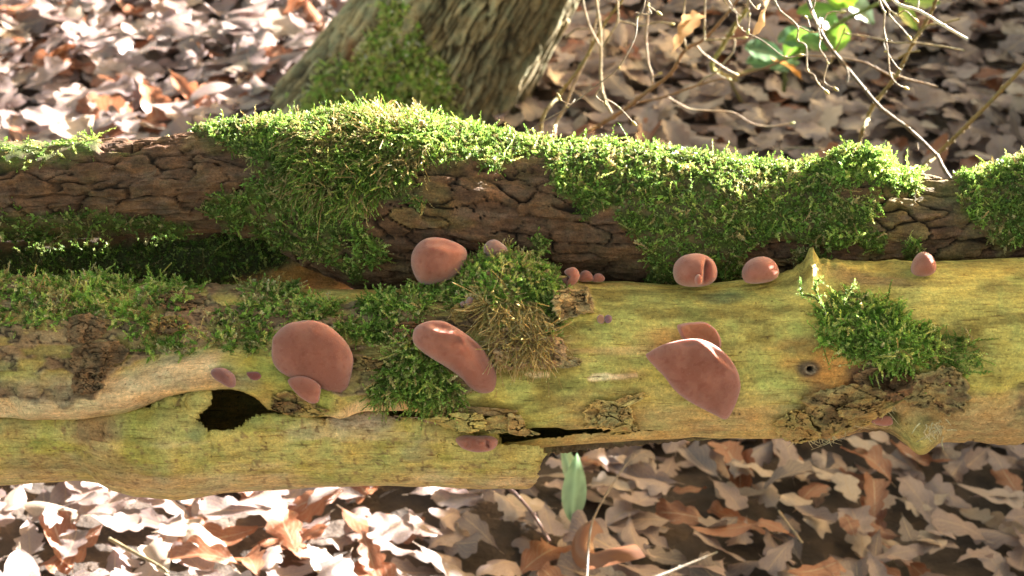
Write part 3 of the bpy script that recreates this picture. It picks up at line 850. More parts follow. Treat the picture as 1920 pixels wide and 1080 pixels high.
PX, PHI = np.meshgrid(XR, PR, indexing='ij')
p0, n0, rr0 = rear.base(PX, PHI)
PX, hy, _ = proj(p0)
hyb = np.where(PHI > math.pi / 2, rear.top(PX) - (PHI - math.pi / 2) * 40, hy)
x, a = p0[..., 0], PHI * rr0
msk = rear_moss(PX, hyb) * (PHI < 2.1) * (PHI > -1.35)
dome = np.exp(-((PX - 1612) / 62) ** 4 - ((PHI - 1.02) / 0.52) ** 2)
wx, wy = 0.75 * fbm(x * 34, a * 60, seed=205, oc=4), 0.75 * fbm(x * 24, a * 48, seed=206, oc=4)
f1, f2, cid = cells(x / 0.028 + wx, a / 0.0094 + wy, seed=21, jit=1.0)
edge = f2 - f1
jw = 0.035 + 0.075 * sstep(-0.3, 0.5, fbm(x * 40, a * 60, seed=214, oc=2))
hv = _hash(cid, cid * 0, cid * 0, 3); hv2 = _hash(cid, cid * 0 + 1, cid * 0, 3)
e = 0.0035 * fbm(x * 8, a * 16, seed=207, oc=3)
pl = sstep(0.2 * jw, 1.5 * jw, edge)
pl = 1 - (1 - pl) * sstep(-.52, -.06, fbm(x * 46, a * 70, seed=219, oc=2))
lay = flaky(x * 34, a * 80, 215)
e = e + (1 - msk) * (0.0036 * (pl - 1) + 0.0034 * (hv - 0.5) * pl + 0.0062 * (lay - .5) + 0.0009 * fbm(x * 90, a * 130, seed=208, oc=3) * pl + 0.0007 * vn(x * 60, a * 700, seed=209) * pl)
e = e + msk * (0.0030 + 0.0034 * fbm(x * 38, a * 46, seed=210, oc=3)) + 0.017 * dome
rv = p0 + n0 * e[..., None]
n1 = fbm(x * 12, a * 20, seed=211, oc=4); n2 = fbm(x * 70, a * 110, seed=212, oc=3)
c = lerp(np.broadcast_to(np.array([0.135, 0.078, 0.050]), x.shape + (3,)), (0.19, 0.115, 0.065), hv)
c = lerp(c, (0.24, 0.20, 0.085), (0.75 * sstep(0.52, 0.8, hv2) * sstep(-0.35, 0.25, n1 + 0.4 * n2)) * sstep(500, 760, PX))
c = lerp(c, (0.21, 0.135, 0.055), 0.8 * sstep(1.1, .5, np.hypot((PX - 560) / 70, (hy - 512) / 22)))
c = lerp(c, (0.22, 0.22, 0.12), 0.5 * sstep(1690, 1740, PX) * sstep(420, 370, hy))
c = lerp(c, (0.075, 0.046, 0.036), 0.55 * sstep(-0.05, 0.45, n2))
c = lerp(c, (0.20, 0.13, 0.095), 0.55 * sstep(0.1, 0.5, fbm(x * 60, a * 200, seed=216, oc=3)))
c = lerp(c, (0.15, 0.145, 0.045), 0.5 * sstep(0.15, 0.5, fbm(x * 22, a * 40, seed=217, oc=3)))
c = lerp(c, (0.026, 0.018, 0.014), 0.92 * sstep(1.1 * jw, 0.2 * jw, edge) * sstep(-.52, -.06, fbm(x * 46, a * 70, seed=219, oc=2)))
c = c * (0.62 + 0.62 * lay)[..., None] * np.array([.78, .715, .69])
under = lerp(np.broadcast_to(np.array([0.055, 0.075, 0.014]), x.shape + (3,)), (0.095, 0.075, 0.035), sstep(-0.1, 0.4, n2))  # dark bed colour so gaps between moss shoots read as shade
c = np.clip(lerp(c, under, msk), 0.01, 0.9)
rloc = P(900, 400, RD)
mossy_log = thing('mossy_log', 'dark scaly-barked log with a thick coat of moss, lying behind the barkless log', 'log', rloc)
rfac = grid_faces(len(XR), len(PR), wrap_v=True)
V = rv.reshape(-1, 3); CC = c.reshape(-1, 3)
fid = cid.ravel()
same = (fid[rfac] == fid[rfac[:, :1]]).all(1) & (edge.ravel()[rfac] > 0.025).all(1)
vis = ((PX > -60) & (PX < 1980) & (hy < front.top(PX) + 8) & (PHI > -1.2) & (PHI < 1.35)).ravel()
good = same & vis[rfac].all(1)
take = np.zeros(len(rfac), bool)
n_plate = 0
for cell in np.unique(fid[rfac[good][:, 0]]):
    m = good & (fid[rfac[:, 0]] == cell)
    if m.sum() < 60 or msk.ravel()[rfac[m]].mean() > 0.45:
        continue
    take |= m
    v_, f_, c_ = compact(V, rfac[m], CC)
    obj('bark_plate', mesh('bark_plate', v_, f_[:, ::-1], MAT['rear_bark'], c_, origin=rloc), mossy_log)
    n_plate += 1
nU, nV = len(XR), len(PR)
k = np.arange(nV)
caps = np.vstack([np.stack([np.full(nV, nU * nV), (k + 1) % nV, k], -1), np.stack([np.full(nV, nU * nV + 1), (nU - 1) * nV + k, (nU - 1) * nV + (k + 1) % nV], -1)])
obj('trunk', mesh('trunk', np.vstack([V, P(XR[0], 380, RD), P(XR[-1], 520, RD)]), [rfac[~take][:, ::-1], caps], MAT['rear_bark'], np.vstack([CC, [[.1, .07, .05]] * 2]), origin=rloc), mossy_log)
moss_src = {'rear': (rv, msk, PX, hyb, PHI, normals_grid(V, nU, nV))}

# the lower arm of the fork
XL = np.concatenate([np.linspace(-3000, -110, 24), np.arange(-100, 700, 4.0)])
PL = np.linspace(-180, 180, 110, endpoint=False) * math.pi / 180
low = Log([(-3000, 440), (-100, 432), (156, 424), (300, 416), (420, 412), (520, 430), (700, 450)], [(-3000, 560), (156, 560), (500, 556), (700, 540)], lambda x: 1.074 + 0 * x, XL, PL)
PX, PHI = np.meshgrid(XL, PL, indexing='ij')
p0, n0, rr0 = low.base(PX, PHI)
PX, hy, _ = proj(p0)
x, a = p0[..., 0], PHI * rr0
lm = sstep(10, -6, sd_poly(PX, hy, [(-200, 470), (156, 462), (300, 452), (420, 440), (500, 430), (560, 470), (520, 500), (450, 515), (400, 575), (-200, 580)]) + 10 * fbm(PX / 40, hy / 26, seed=220, oc=3)) * (np.abs(PHI) < 2)
e = 0.003 * fbm(x * 12, a * 20, seed=221, oc=4) + lm * 0.003 * fbm(x * 40, a * 46, seed=222, oc=2)
c = lerp(np.broadcast_to(np.array([0.15, 0.09, 0.052]), x.shape + (3,)), (0.27, 0.18, 0.075), sstep(1.2, .5, np.hypot((PX - 530) / 60, (hy - 510) / 26)))
c = lerp(c, (0.045, 0.05, 0.016), lm)  # moss bed darkened too, shade between the shoots as colour
lv = p0 + n0 * e[..., None]
obj('lower_limb', mesh('lower_limb', lv.reshape(-1, 3), grid_faces(len(XL), len(PL), wrap_v=True)[:, ::-1], MAT['rear_bark'], np.clip(c, .01, .9).reshape(-1, 3), origin=rloc), mossy_log)
moss_src['low'] = (lv, lm, PX, hy, PHI, normals_grid(lv.reshape(-1, 3), len(XL), len(PL)))

# ------------------------------------------------------------------ moss
def shoots(base, nrm, grow, L, nleaf, leaf, width, open_, col, tipcol, jitter=0.35, curve_=0.35, stem_w=0.0003):
    """leafy shoots: a curved stem closely set with pointed leaflets. All arrays per shoot"""
    N = len(base)
    d = grow + rng.normal(0, jitter, (N, 3))
    d /= np.linalg.norm(d, axis=1)[:, None] + 1e-9
    bend = rng.normal(0, 1, (N, 3)) * curve_ + np.array([0, 0, -0.35 * 1]) * curve_
    K = nleaf
    s = np.linspace(0.12, 1.0, K)
    ctr = base[:, None] + L[:, None, None] * (s[None, :, None] * d[:, None] + (s ** 2)[None, :, None] * bend[:, None])
    tan = d[:, None] + 2 * s[None, :, None] * bend[:, None]
    tan /= np.linalg.norm(tan, axis=2)[..., None] + 1e-9
    ref = rng.normal(0, 1, (N, 1, 3))
    u = np.cross(tan, ref); u /= np.linalg.norm(u, axis=2)[..., None] + 1e-9
    w = np.cross(tan, u)
    ang = (np.arange(K) * 2.4)[None] + rng.uniform(0, 6.28, (N, 1)) + rng.normal(0, .4, (N, K))
    rad = np.cos(ang)[..., None] * u + np.sin(ang)[..., None] * w
    op = np.asarray(open_) * (1.0 - 0.45 * s)[None] * np.ones((N, 1))
    ld = np.cos(op)[..., None] * tan + np.sin(op)[..., None] * rad
    side = np.cross(ld, rad * 0.6 + tan * 0.8); side /= np.linalg.norm(side, axis=2)[..., None] + 1e-9
    size = leaf[:, None] * rng.uniform(.75, 1.25, (N, K)) * (1 - 0.35 * s)[None]
    b1 = ctr + side * (size * width * .5)[..., None] + ld * (size * .12)[..., None]
    b2 = ctr - side * (size * width * .5)[..., None] + ld * (size * .12)[..., None]
    tip = ctr + ld * size[..., None] + rad * (size * 0.12)[..., None]
    v = np.stack([b1, tip, b2], 2).reshape(-1, 3)
    i = np.arange(N * K) * 3
    f = np.stack([i, i + 1, i + 2], -1)
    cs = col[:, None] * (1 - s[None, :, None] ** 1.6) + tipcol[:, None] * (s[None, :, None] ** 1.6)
    cs = cs * rng.uniform(.8, 1.2, (N, K, 1))
    cv = np.repeat(cs.reshape(-1, 3), 3, 0)
    # stem as a narrow ribbon
    ks = np.array([0, K // 2, K - 1])
    q = ctr[:, ks].copy(); q[:, 0] = base
    sv_ = u[:, ks] * stem_w
    sv = np.stack([q + sv_, q - sv_], 2).reshape(-1, 3)
    o = len(v) + np.arange(N) * 6
    sf = np.concatenate([np.stack([o, o + 1, o + 3, o + 2], -1), np.stack([o + 2, o + 3, o + 5, o + 4], -1)])
    scol = np.repeat(col * np.array([1.1, 0.8, 0.7]), 6, 0)
    return np.vstack([v, sv]), [f, sf], np.vstack([cv, scol])

GREENS = np.array([[0.088, 0.170, 0.026], [0.138, 0.238, 0.042], [0.205, 0.300, 0.066], [0.105, 0.200, 0.040], [0.235, 0.295, 0.090]])
OLIVES = np.array([[0.24, 0.21, 0.09], [0.30, 0.26, 0.12], [0.20, 0.19, 0.075], [0.36, 0.32, 0.17]])
def moss(name, label, src, region, count, L=(0.005, 0.009), nleaf=13, leaf=(0.0018, 0.0028), width=0.78, open_=1.0, dry=0.15, lift=0.75, jitter=0.4, curve_=0.35, comb=None, bright=1.0, cat='moss', thr=0.06):
    Vg, mk, px, py, ph, Ng = src
    ok = (mk > thr) & region(px, py, ph)
    idx = np.argwhere(ok)
    if not len(idx):
        print('no seat for', name); return
    # weight by cell area
    du = np.linalg.norm(np.gradient(Vg, axis=0), axis=-1); dv = np.linalg.norm(np.gradient(Vg, axis=1), axis=-1)
    wgt = (du * dv * mk ** 1.5)[ok]; wgt = wgt / wgt.sum()
    pick = idx[rng.choice(len(idx), count, p=wgt)]
    i, j = pick[:, 0], pick[:, 1]
    b = Vg[i, j] + rng.normal(0, 0.0006, (count, 3))
    n = Ng[i, j]
    x = px[i, j]; y = py[i, j]
    patch = fbm(x / 34, y / 26, seed=300, oc=3)
    g = GREENS[rng.integers(0, len(GREENS), count)] * (1 + 0.75 * patch)[:, None] * rng.uniform(.65, 1.3, (count, 1))
    dr = sstep(0.05, 0.5, fbm(x / 60 + 30, y / 44, seed=301, oc=3) + rng.normal(0, .18, count)) if np.isscalar(dry) else None
    dryv = np.clip(dry if dr is None else dry * (0.35 + 1.6 * dr), 0, 1)
    if dry > .9: dryv = np.full(count, dry)
    isdry = rng.random(count) < dryv
    g = np.where(isdry[:, None], OLIVES[rng.integers(0, len(OLIVES), count)], g) * bright
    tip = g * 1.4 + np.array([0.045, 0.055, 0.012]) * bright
    grow = n * lift + np.array([0, 0, 0.30])
    if comb is not None:
        cb = np.broadcast_to(np.asarray(comb, float), n.shape)
        grow = grow + cb - n * (cb * n).sum(1)[:, None]
    Ls = rng.uniform(L[0], L[1], count) * (1 + 0.5 * patch) * np.where(rng.random(count) < .05, 1.35, 1)
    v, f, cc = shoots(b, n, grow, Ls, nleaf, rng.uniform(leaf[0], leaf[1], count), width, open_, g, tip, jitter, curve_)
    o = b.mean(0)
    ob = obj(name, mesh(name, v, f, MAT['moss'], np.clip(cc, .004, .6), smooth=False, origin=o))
    ob.location = o
    ob['label'], ob['category'], ob['kind'] = label, cat, 'stuff'
    return ob

inpoly = lambda pts, grow=0: (lambda px, py, ph: sd_poly(px, py, pts) < grow)
RM = moss_src['rear']
DOME = [(1520, 60), (1520, 330), (1560, 360), (1640, 380), (1720, 366), (1750, 320), (1750, 60)]
COMB = [(560, 262), (640, 215), (740, 215), (830, 262), (790, 300), (740, 330), (690, 372), (600, 384), (540, 340)]
moss('moss_mat', 'broad shaggy coat of green moss over the top of the dark bark log', RM, lambda px, py, ph: (sd_poly(px, py, DOME) > 0) & (sd_poly(px, py, FRINGE) > 0) & (px > 300) & ((sd_poly(px, py, COMB) > 6)), 34000, L=(0.0032, 0.0078), dry=0.22, nleaf=12)
moss('moss_mat', 'matted brown-olive moss combed downward below the leaning tree trunk', RM, inpoly(COMB, 8), 8000, L=(0.006, 0.012), nleaf=14, leaf=(0.0018, 0.0028), width=0.5, open_=0.6, dry=0.5, lift=0.35, jitter=0.3, comb=(-0.25, -0.35, -0.75), curve_=0.25)
moss('moss_cushion', 'rounded bright green moss cushion on top of the dark bark log', RM, inpoly(DOME), 7000, L=(0.004, 0.0075), dry=0.04, bright=1.15)
moss('moss_fringe', 'dark green moss hanging along the underside of the upper fork arm', RM, lambda px, py, ph: (sd_poly(px, py, FRINGE) < 30) & (px < 400), 2200, dry=0.3, bright=0.8)
moss('moss_tuft', 'small light green moss sprig standing on the thin end of the upper fork arm', RM, lambda px, py, ph: (px < 300) & (py < 330), 420, L=(0.006, 0.011), dry=0.1, bright=1.1)
moss('moss_mat', 'deep green moss bed on the lower fork arm below the black gap', moss_src['low'], lambda px, py, ph: (np.abs(ph) < 1.75) & (px < 620), 7500, L=(0.005, 0.009), dry=0.06, bright=0.82)

# moss on the barkless log: masks in the frame of its own grid
PX, PHI = np.meshgrid(XC, PH, indexing='ij')
p0, n0, rr0 = front.base(PX, PHI)
PX, hy, _ = proj(p0)
hy = np.where(PHI > math.pi / 2, front.top(PX) - (PHI - math.pi / 2) * 50, hy)
NG = normals_grid(fv.reshape(-1, 3), len(XC), len(PH))
nz = 13 * fbm(PX / 40, hy / 26, seed=401, oc=4)
gp = fbm(PX / 60 + 40, hy / 22, seed=14, oc=3) * 0.5 + 0.5
def fsrc(poly, patchy=0.0, seed=0):
    m = sstep(3, -6, sd_poly(PX, hy, poly) + nz)
    if patchy:
        m = m * sstep(0.5 - 0.2 + patchy * 0.2, 0.5 + patchy * 0.12, fbm(PX / 54 + seed, hy / 30, seed=410 + seed, oc=3) * 0.5 + 0.5 + 0.08)
    return (fv, m * (PHI < 2.1) * (PHI > -1.4), PX, hy, PHI, NG)
allr = lambda px, py, ph: px > -250
moss('moss_mat', 'patchy ragged moss on the bark strip above the pale swelling of the barkless log', fsrc([(-200, 490), (340, 500), (366, 540), (440, 510), (540, 515), (566, 560), (560, 620), (525, 655), (480, 668), (400, 662), (300, 676), (250, 660), (240, 610), (156, 600), (-200, 640)], 0.45, 3), allr, 8000, L=(0.004, 0.009), dry=0.36, lift=0.6, bright=1.4)
moss('moss_mat', 'curly moss running between the two big ears on the bark of the barkless log', fsrc([(556, 560), (600, 572), (680, 566), (780, 548), (810, 535), (836, 550), (800, 590), (770, 620), (748, 650), (722, 640), (680, 640), (640, 620), (600, 604), (556, 610)], 0.2, 5), allr, 3200, L=(0.005, 0.010), dry=0.34, lift=0.5, comb=(0.1, -0.2, -0.35), bright=1.35)
moss('moss_mat', 'loose dark moss hanging under the long drooping ear', fsrc([(742, 640), (780, 620), (800, 655), (850, 705), (872, 735), (862, 756), (820, 752), (764, 742), (700, 742), (704, 720), (728, 690)], 0.15, 7), allr, 2600, L=(0.007, 0.013), nleaf=16, dry=0.26, lift=0.45, comb=(-0.1, -0.3, -0.7), bright=1.3)
moss('moss_hummock', 'shaggy pale moss over the bark hump between the ears', fsrc([(796, 566), (806, 520), (850, 400), (960, 390), (1045, 480), (1020, 540), (990, 585), (930, 598), (890, 566), (850, 596)], 0.0, 9), allr, 9000, L=(0.0035, 0.0072), dry=0.6, lift=0.45, bright=1.25, comb=(0.2, -0.1, -0.25))
moss('moss_tuft', 'bright green moss patch on the bark edge beside the bare wood', fsrc([(985, 535), (1040, 530), (1070, 560), (1072, 590), (1040, 602), (990, 590), (960, 565), (930, 560)], 0.1, 11), allr, 2200, L=(0.004, 0.007), dry=0.08, bright=1.15)
moss('moss_strands', 'pale straw-coloured moss strands hanging over bark below the hump', fsrc([(905, 590), (950, 580), (1010, 590), (1036, 620), (1020, 650), (960, 650), (925, 640)], 0.0, 13), allr, 2600, L=(0.009, 0.019), nleaf=22, leaf=(0.0013, 0.0020), width=0.4, open_=0.36, dry=0.97, lift=0.16, jitter=0.26, comb=(0.0, -0.3, -1.3), curve_=0.22, bright=1.6)
moss('moss_cushion', 'thick dark green moss tuft with branching sprigs, above the orange knot', fsrc([(1528, 590), (1560, 560), (1620, 556), (1680, 575), (1712, 610), (1756, 622), (1740, 650), (1716, 660), (1714, 700), (1680, 722), (1650, 690), (1590, 668), (1540, 650)], 0.0, 15), allr, 5200, L=(0.005, 0.0105), nleaf=17, leaf=(0.0018, 0.0028), dry=0.10, lift=0.8, jitter=0.5, bright=1.35)
moss('moss_tuft', 'small green moss patch on the broken bark past the orange knot', fsrc([(1730, 660), (1770, 630), (1830, 640), (1840, 700), (1760, 720), (1735, 700)], 0.2, 17), allr, 700, L=(0.006, 0.011), dry=0.15)
moss('moss_tuft', 'scrap of grey-green moss on the bare wood of the bark edge', fsrc([(1000, 612), (1040, 606), (1046, 634), (1010, 640)], 0.0, 19), allr, 160, L=(0.003, 0.005), dry=0.2, thr=0.2)
# single branching sprigs standing clear of the cushion
def sprig(pts, n, seed, depth, label):
    q = catmull([P(px_, py_, d_) for (px_, py_), d_ in zip(pts, depth)], n)
    t = np.gradient(q, axis=0); t /= np.linalg.norm(t, axis=1)[:, None]
    g = GREENS[rng.integers(1, 5, n)] * 1.1
    v, f, cc = shoots(q, t, t * 1.2, np.full(n, 0.0035), 9, np.full(n, 0.0022), 0.5, 0.9, g, g * 1.5 + .03, 0.45, 0.2)
    tv, tf = tube(q[::3], [.0006, .0004], sides=5, n=n)
    o = q[0]
    me = mesh('sprig', np.vstack([v, tv]), f + [x_ + len(v) for x_ in tf], MAT['moss'], np.vstack([np.clip(cc, .004, .6), np.broadcast_to([.08, .09, .02], tv.shape)]), smooth=False, origin=o)
    ob = obj('moss_sprig', me, label=label, category='moss', group='moss sprigs above the cushion'); ob.location = o
zd = front.at(np.array([1545.]), np.array([600.]), 0.008, front_disp)[0]; zq = float(proj(zd)[2][0])
sprig([(1548, 590), (1536, 560), (1528, 540), (1534, 526)], 22, 1, [zq - .006, zq - .008, zq - .008, zq - .006], 'tallest upright moss sprig at the edge of the moss tuft above the orange knot')
sprig([(1540, 570), (1524, 556), (1504, 552), (1501, 534)], 20, 2, [zq - .008, zq - .009, zq - .009, zq - .008], 'crooked moss sprig reaching sideways from the moss tuft over bare wood')
sprig([(1582, 570), (1588, 556), (1600, 536)], 14, 3, [zq - .006, zq - .006, zq - .005], 'short moss sprig standing over the middle of the moss tuft')

# ------------------------------------------------------------------ jelly ear fungi
def fungus(outline, anchor, H, label, Hb=0.002, off=0.004, tilt=(0, 0), lean=0.0, creases=(), cup=0.0, hue=1.0, seed=0, nr=30, nt_=120, power=2.4, depth=None, rimpale=0.6, group='jelly ear fungi', wob=1.0, tone=None, stalk=None, peak=(0, 0)):
    """closed ear-shaped body: domed face, rounded rim, hollow back. Lengths in metres, outline in frame pixels at the anchor's depth"""
    o = catmull(outline, nt_, closed=True)
    ctr = o.mean(0)
    if depth is None:
        q, n = front.at(np.array([float(anchor[0])]), np.array([float(anchor[1])]), 0.0, front_disp)
        depth = float(proj(q)[2][0])
    d0 = depth - off
    k = d0 / F
    rad = np.sqrt(np.abs(np.sum(o[:, 0] * np.roll(o[:, 1], -1) - np.roll(o[:, 0], -1) * o[:, 1])) / 2 / math.pi) * k
    s1 = np.sin(np.linspace(0, 1, nr) * math.pi / 2)
    s2 = s1[::-1][1:]
    s = np.concatenate([s1, s2]); face = np.concatenate([np.ones(nr), np.zeros(nr - 1)])
    SS, AA = np.meshgrid(s, np.arange(nt_), indexing='ij')
    ox, oy = o[:, 0] - ctr[0], o[:, 1] - ctr[1]
    pk = (1 - SS ** 2)
    X = ctr[0] + SS * ox[None] + pk * peak[0]
    Y = ctr[1] + SS * oy[None] + pk * peak[1]
    prof = np.clip(1 - SS ** power, 0, 1) ** 0.5
    hf = H * (prof - cup * np.clip(1 - (SS / 0.86) ** 2, 0, 1) * 1.35)
    hb = -Hb * np.clip(1 - SS ** 2, 0, 1) ** 0.5 + (hf - 0.0028 if cup > 0 else 0) * 0.85 * (SS < 0.97)
    h = np.where(face[:, None] > 0, hf, np.minimum(hb, hf))
    w = 0.05 * rad * (fbm((X - ctr[0]) / 34, (Y - ctr[1]) / 34, seed=seed + 500, oc=3)) * wob
    ed = 0.05 * rad * vn(AA / nt_ * 11, AA * 0 + seed * 2.7) * SS ** 3 * wob
    h = h + (w * (1 - SS ** 4) + 0.6 * ed) * np.where(face[:, None] > 0, 1, .5)
    for ln, amp, wd in creases:
        dd, t = d_line(X, Y, ln)
        fall = np.sin(np.pi * np.clip(t, 0.04, 0.96)) ** 0.6
        h = h + np.where(face[:, None] > 0, 1, 0.2) * amp * np.exp(-(dd / wd) ** 2) * fall * np.clip(1 - SS ** 8, 0.25, 1)
    dz = (tilt[0] * (X - ctr[0]) + tilt[1] * (Y - ctr[1])) * k
    pts = P(X, Y, d0 + 0 * X) - FW * (h - dz)[..., None]
    n1 = fbm(X / 22, Y / 22, seed=seed + 520, oc=3)
    base = np.array(tone if tone is not None else (0.285, 0.104, 0.074)) * hue
    c = lerp(np.broadcast_to(base, X.shape + (3,)), base * np.array([1.18, 1.28, 1.3]), sstep(-0.3, 0.5, n1))
    c = lerp(c, base * np.array([1.45, 2.2, 2.8]), rimpale * (0.62 * SS ** 3.5 + .38 * SS ** 16))
    if cup > 0:
        c = np.where((face[:, None] > 0)[..., None] & (SS < 0.85)[..., None], lerp(c, (0.40, 0.20, 0.10), 0.6 * np.ones(SS.shape)), c)
    v = pts.reshape(-1, 3)
    f = grid_faces(len(s), nt_, wrap_v=True)
    org = P(ctr[0], ctr[1], depth)
    parts_v, parts_f, parts_c = [v], [f[:, ::-1]], [c.reshape(-1, 3)]
    o_ = obj('jelly_fungus', mesh('jelly_fungus', v, f[:, ::-1], MAT['fungus'], np.clip(c, .01, .9).reshape(-1, 3), origin=org))
    o_.location = org
    o_['label'], o_['category'], o_['group'] = label, 'fungus', group
    if stalk:
        tv, tf = tube([P(*stalk[0], depth + .002), P(*stalk[1], depth - off * .6), P(*stalk[2], d0)], [.0045, .0032, .0045], sides=14, n=14)
        obj('stalk', mesh('stalk', tv, tf, MAT['fungus'], np.broadcast_to(base, tv.shape), origin=org), o_)
    return o_

# two lobes behind / under first, then the large ears
fungus([(541, 712), (570, 705), (600, 722), (599, 745), (596, 754), (585, 757), (570, 750), (553, 735)], (570, 725), .004, 'small tongue-shaped ear poking out below the large round ear', off=.001, tilt=(0, .25), seed=1)
fungus([(513, 640), (520, 625), (540, 608), (563, 602), (585, 600), (604, 604), (620, 612), (640, 630), (653, 647), (661, 668), (661, 685), (655, 712), (646, 735), (636, 742), (615, 738), (590, 728), (560, 718), (540, 708), (521, 693), (511, 672)],
       (585, 665), .009, 'large rounded reddish-brown ear beside the curly moss, above the dark hole', off=.011, tilt=(.08, .30), creases=[([(640, 655), (652, 672), (660, 690)], -.0010, 9), ([(520, 690), (580, 718), (636, 738)], .0012, 10), ([(560, 612), (590, 606), (620, 620)], -.0008, 8)], seed=2, hue=.92, wob=.7, power=4.5)
fungus([(775, 628), (782, 612), (803, 602), (830, 601), (852, 611), (880, 630), (902, 650), (917, 672), (929, 697), (931, 720), (925, 737), (905, 740), (884, 731), (868, 714), (845, 694), (815, 675), (790, 657), (777, 642)],
       (850, 670), .014, 'long drooping lobed ear with a folded upper rim, hanging over dark moss', off=.005, tilt=(.10, .36), power=2.2,
       creases=[([(795, 610), (826, 622), (862, 624), (880, 650), (915, 672)], .0035, 6), ([(808, 607), (835, 613), (858, 617)], -.0045, 7), ([(868, 634), (890, 650), (914, 676)], -.0075, 10), ([(820, 630), (850, 640), (872, 640)], -.0015, 9), ([(898, 668), (912, 690), (922, 706)], -.0016, 6)], seed=3, wob=1.0)
fungus([(771, 495), (774, 472), (789, 453), (812, 445), (840, 449), (868, 462), (876, 478), (866, 504), (848, 524), (815, 534), (790, 532), (778, 518)], (820, 545), .019, 'upright orange-brown ear standing behind the mossy hump, its cap dimpled', depth=.979, off=.000, tilt=(0, .15), Hb=.006,
       creases=[([(800, 459), (830, 456), (862, 466)], -.0030, 7), ([(790, 470), (820, 468), (850, 474)], .0015, 7)], seed=4, hue=1.08)
fungus([(906, 470), (912, 455), (926, 449), (940, 455), (952, 468), (946, 480), (918, 482)], (930, 480), .007, 'small grey-pink ear peeping over the crest of the mossy hump', depth=.977, off=.0, Hb=.004, seed=5, tone=(.30, .16, .13))
fungus([(908, 514), (914, 508), (923, 513), (929, 523), (921, 531), (911, 527)], (918, 520), .0035, 'tiny pointed pink ear with a pale rim on the face of the mossy hump', off=.004, cup=.4, seed=6, nr=14, nt_=48, tone=(.34, .16, .13))
fungus([(862, 570), (868, 564), (874, 568), (873, 575), (866, 577)], (868, 570), .003, 'smaller of two pea-sized buds side by side on the bark of the hump', off=.003, seed=7, nr=12, nt_=36, tone=(.30, .17, .15))
fungus([(873, 564), (880, 556), (888, 560), (889, 569), (881, 574), (874, 571)], (881, 565), .004, 'larger of two pea-sized buds side by side on the bark of the hump', off=.003, seed=8, nr=12, nt_=36, tone=(.30, .17, .15))
fungus([(1058, 511), (1063, 504), (1075, 501), (1083, 506), (1087, 517), (1081, 530), (1068, 538), (1061, 530), (1067, 522)], (1070, 535), .006, 'little ear bent like a spoon on a short stalk at the edge of the bark', off=.006, Hb=.002, seed=9, nr=18, nt_=64, stalk=[(1046, 530), (1060, 532), (1070, 530)])
fungus([(1086, 520), (1090, 510), (1100, 507), (1110, 514), (1113, 526), (1088, 528)], (1098, 528), .005, 'half-hidden round ear behind the edge of the bare wood, next to a spoon-shaped one', depth=.986, off=0, Hb=.004, seed=10, nr=16, nt_=56)
fungus([(1110, 524), (1116, 514), (1126, 513), (1134, 521), (1130, 528), (1114, 529)], (1122, 528), .004, 'lowest of the small ears lined up behind the edge of the bare wood', depth=.986, off=0, Hb=.003, seed=11, nr=16, nt_=56)
fungus([(1119, 596), (1124, 590), (1131, 592), (1134, 601), (1129, 607), (1121, 604)], (1126, 598), .003, 'tiny pink cup alone with a purple twin on open yellow wood', off=.003, cup=.35, seed=12, nr=14, nt_=40, tone=(.30, .17, .14))
fungus([(1134, 594), (1140, 590), (1147, 594), (1146, 603), (1139, 606), (1134, 602)], (1140, 598), .003, 'tiny purple bud beside a pink cup on open yellow wood', off=.003, seed=13, nr=12, nt_=36, tone=(.19, .10, .12))
fungus([(1262, 510), (1266, 493), (1280, 480), (1302, 475), (1321, 478), (1337, 489), (1344, 507), (1341, 524), (1326, 535), (1300, 538), (1278, 535), (1266, 526)], (1303, 534), .019, 'round pink ear split by a deep fold, on the top edge of bare wood', depth=.975, off=.0, Hb=.006,
       creases=[([(1320, 486), (1317, 504), (1316, 534)], -.0085, 4.5), ([(1324, 488), (1323, 505), (1322, 532)], -.004, 6), ([(1306, 488), (1309, 505), (1309, 520)], .002, 8)], seed=14, hue=1.12, wob=.6)
fungus([(1303, 530), (1303, 520), (1309, 514), (1315, 518), (1316, 530), (1309, 535)], (1309, 530), .006, 'marble-sized bud pressed against the split round ear', depth=.957, off=.002, Hb=.002, seed=15, nr=14, nt_=44, hue=1.12)
fungus([(1391, 513), (1396, 497), (1410, 485), (1430, 481), (1447, 487), (1458, 502), (1458, 517), (1446, 527), (1420, 532), (1398, 529)], (1425, 526), .016, 'smooth pink dome-shaped ear between the split ear and the snapped branch stub', depth=.975, off=.0, Hb=.006, seed=16, hue=1.1, wob=.5)
fungus([(1708, 505), (1713, 487), (1724, 474), (1737, 473), (1748, 484), (1753, 500), (1748, 513), (1730, 519), (1713, 516)], (1730, 514), .013, 'egg-shaped pink ear past the stub, upright on the log top', depth=.976, off=.002, Hb=.006, seed=17, hue=1.05, wob=.4)
fungus([(1269, 614), (1276, 607), (1300, 604), (1321, 604), (1340, 616), (1351, 634), (1352, 652), (1335, 655), (1310, 648), (1285, 642)], (1310, 640), .008, 'thin curled ear cupped over the biggest pointed ear', off=.003, cup=.62, tilt=(.05, .3), seed=18, rimpale=.8,
       creases=[([(1272, 612), (1285, 616), (1292, 622)], .002, 5)])
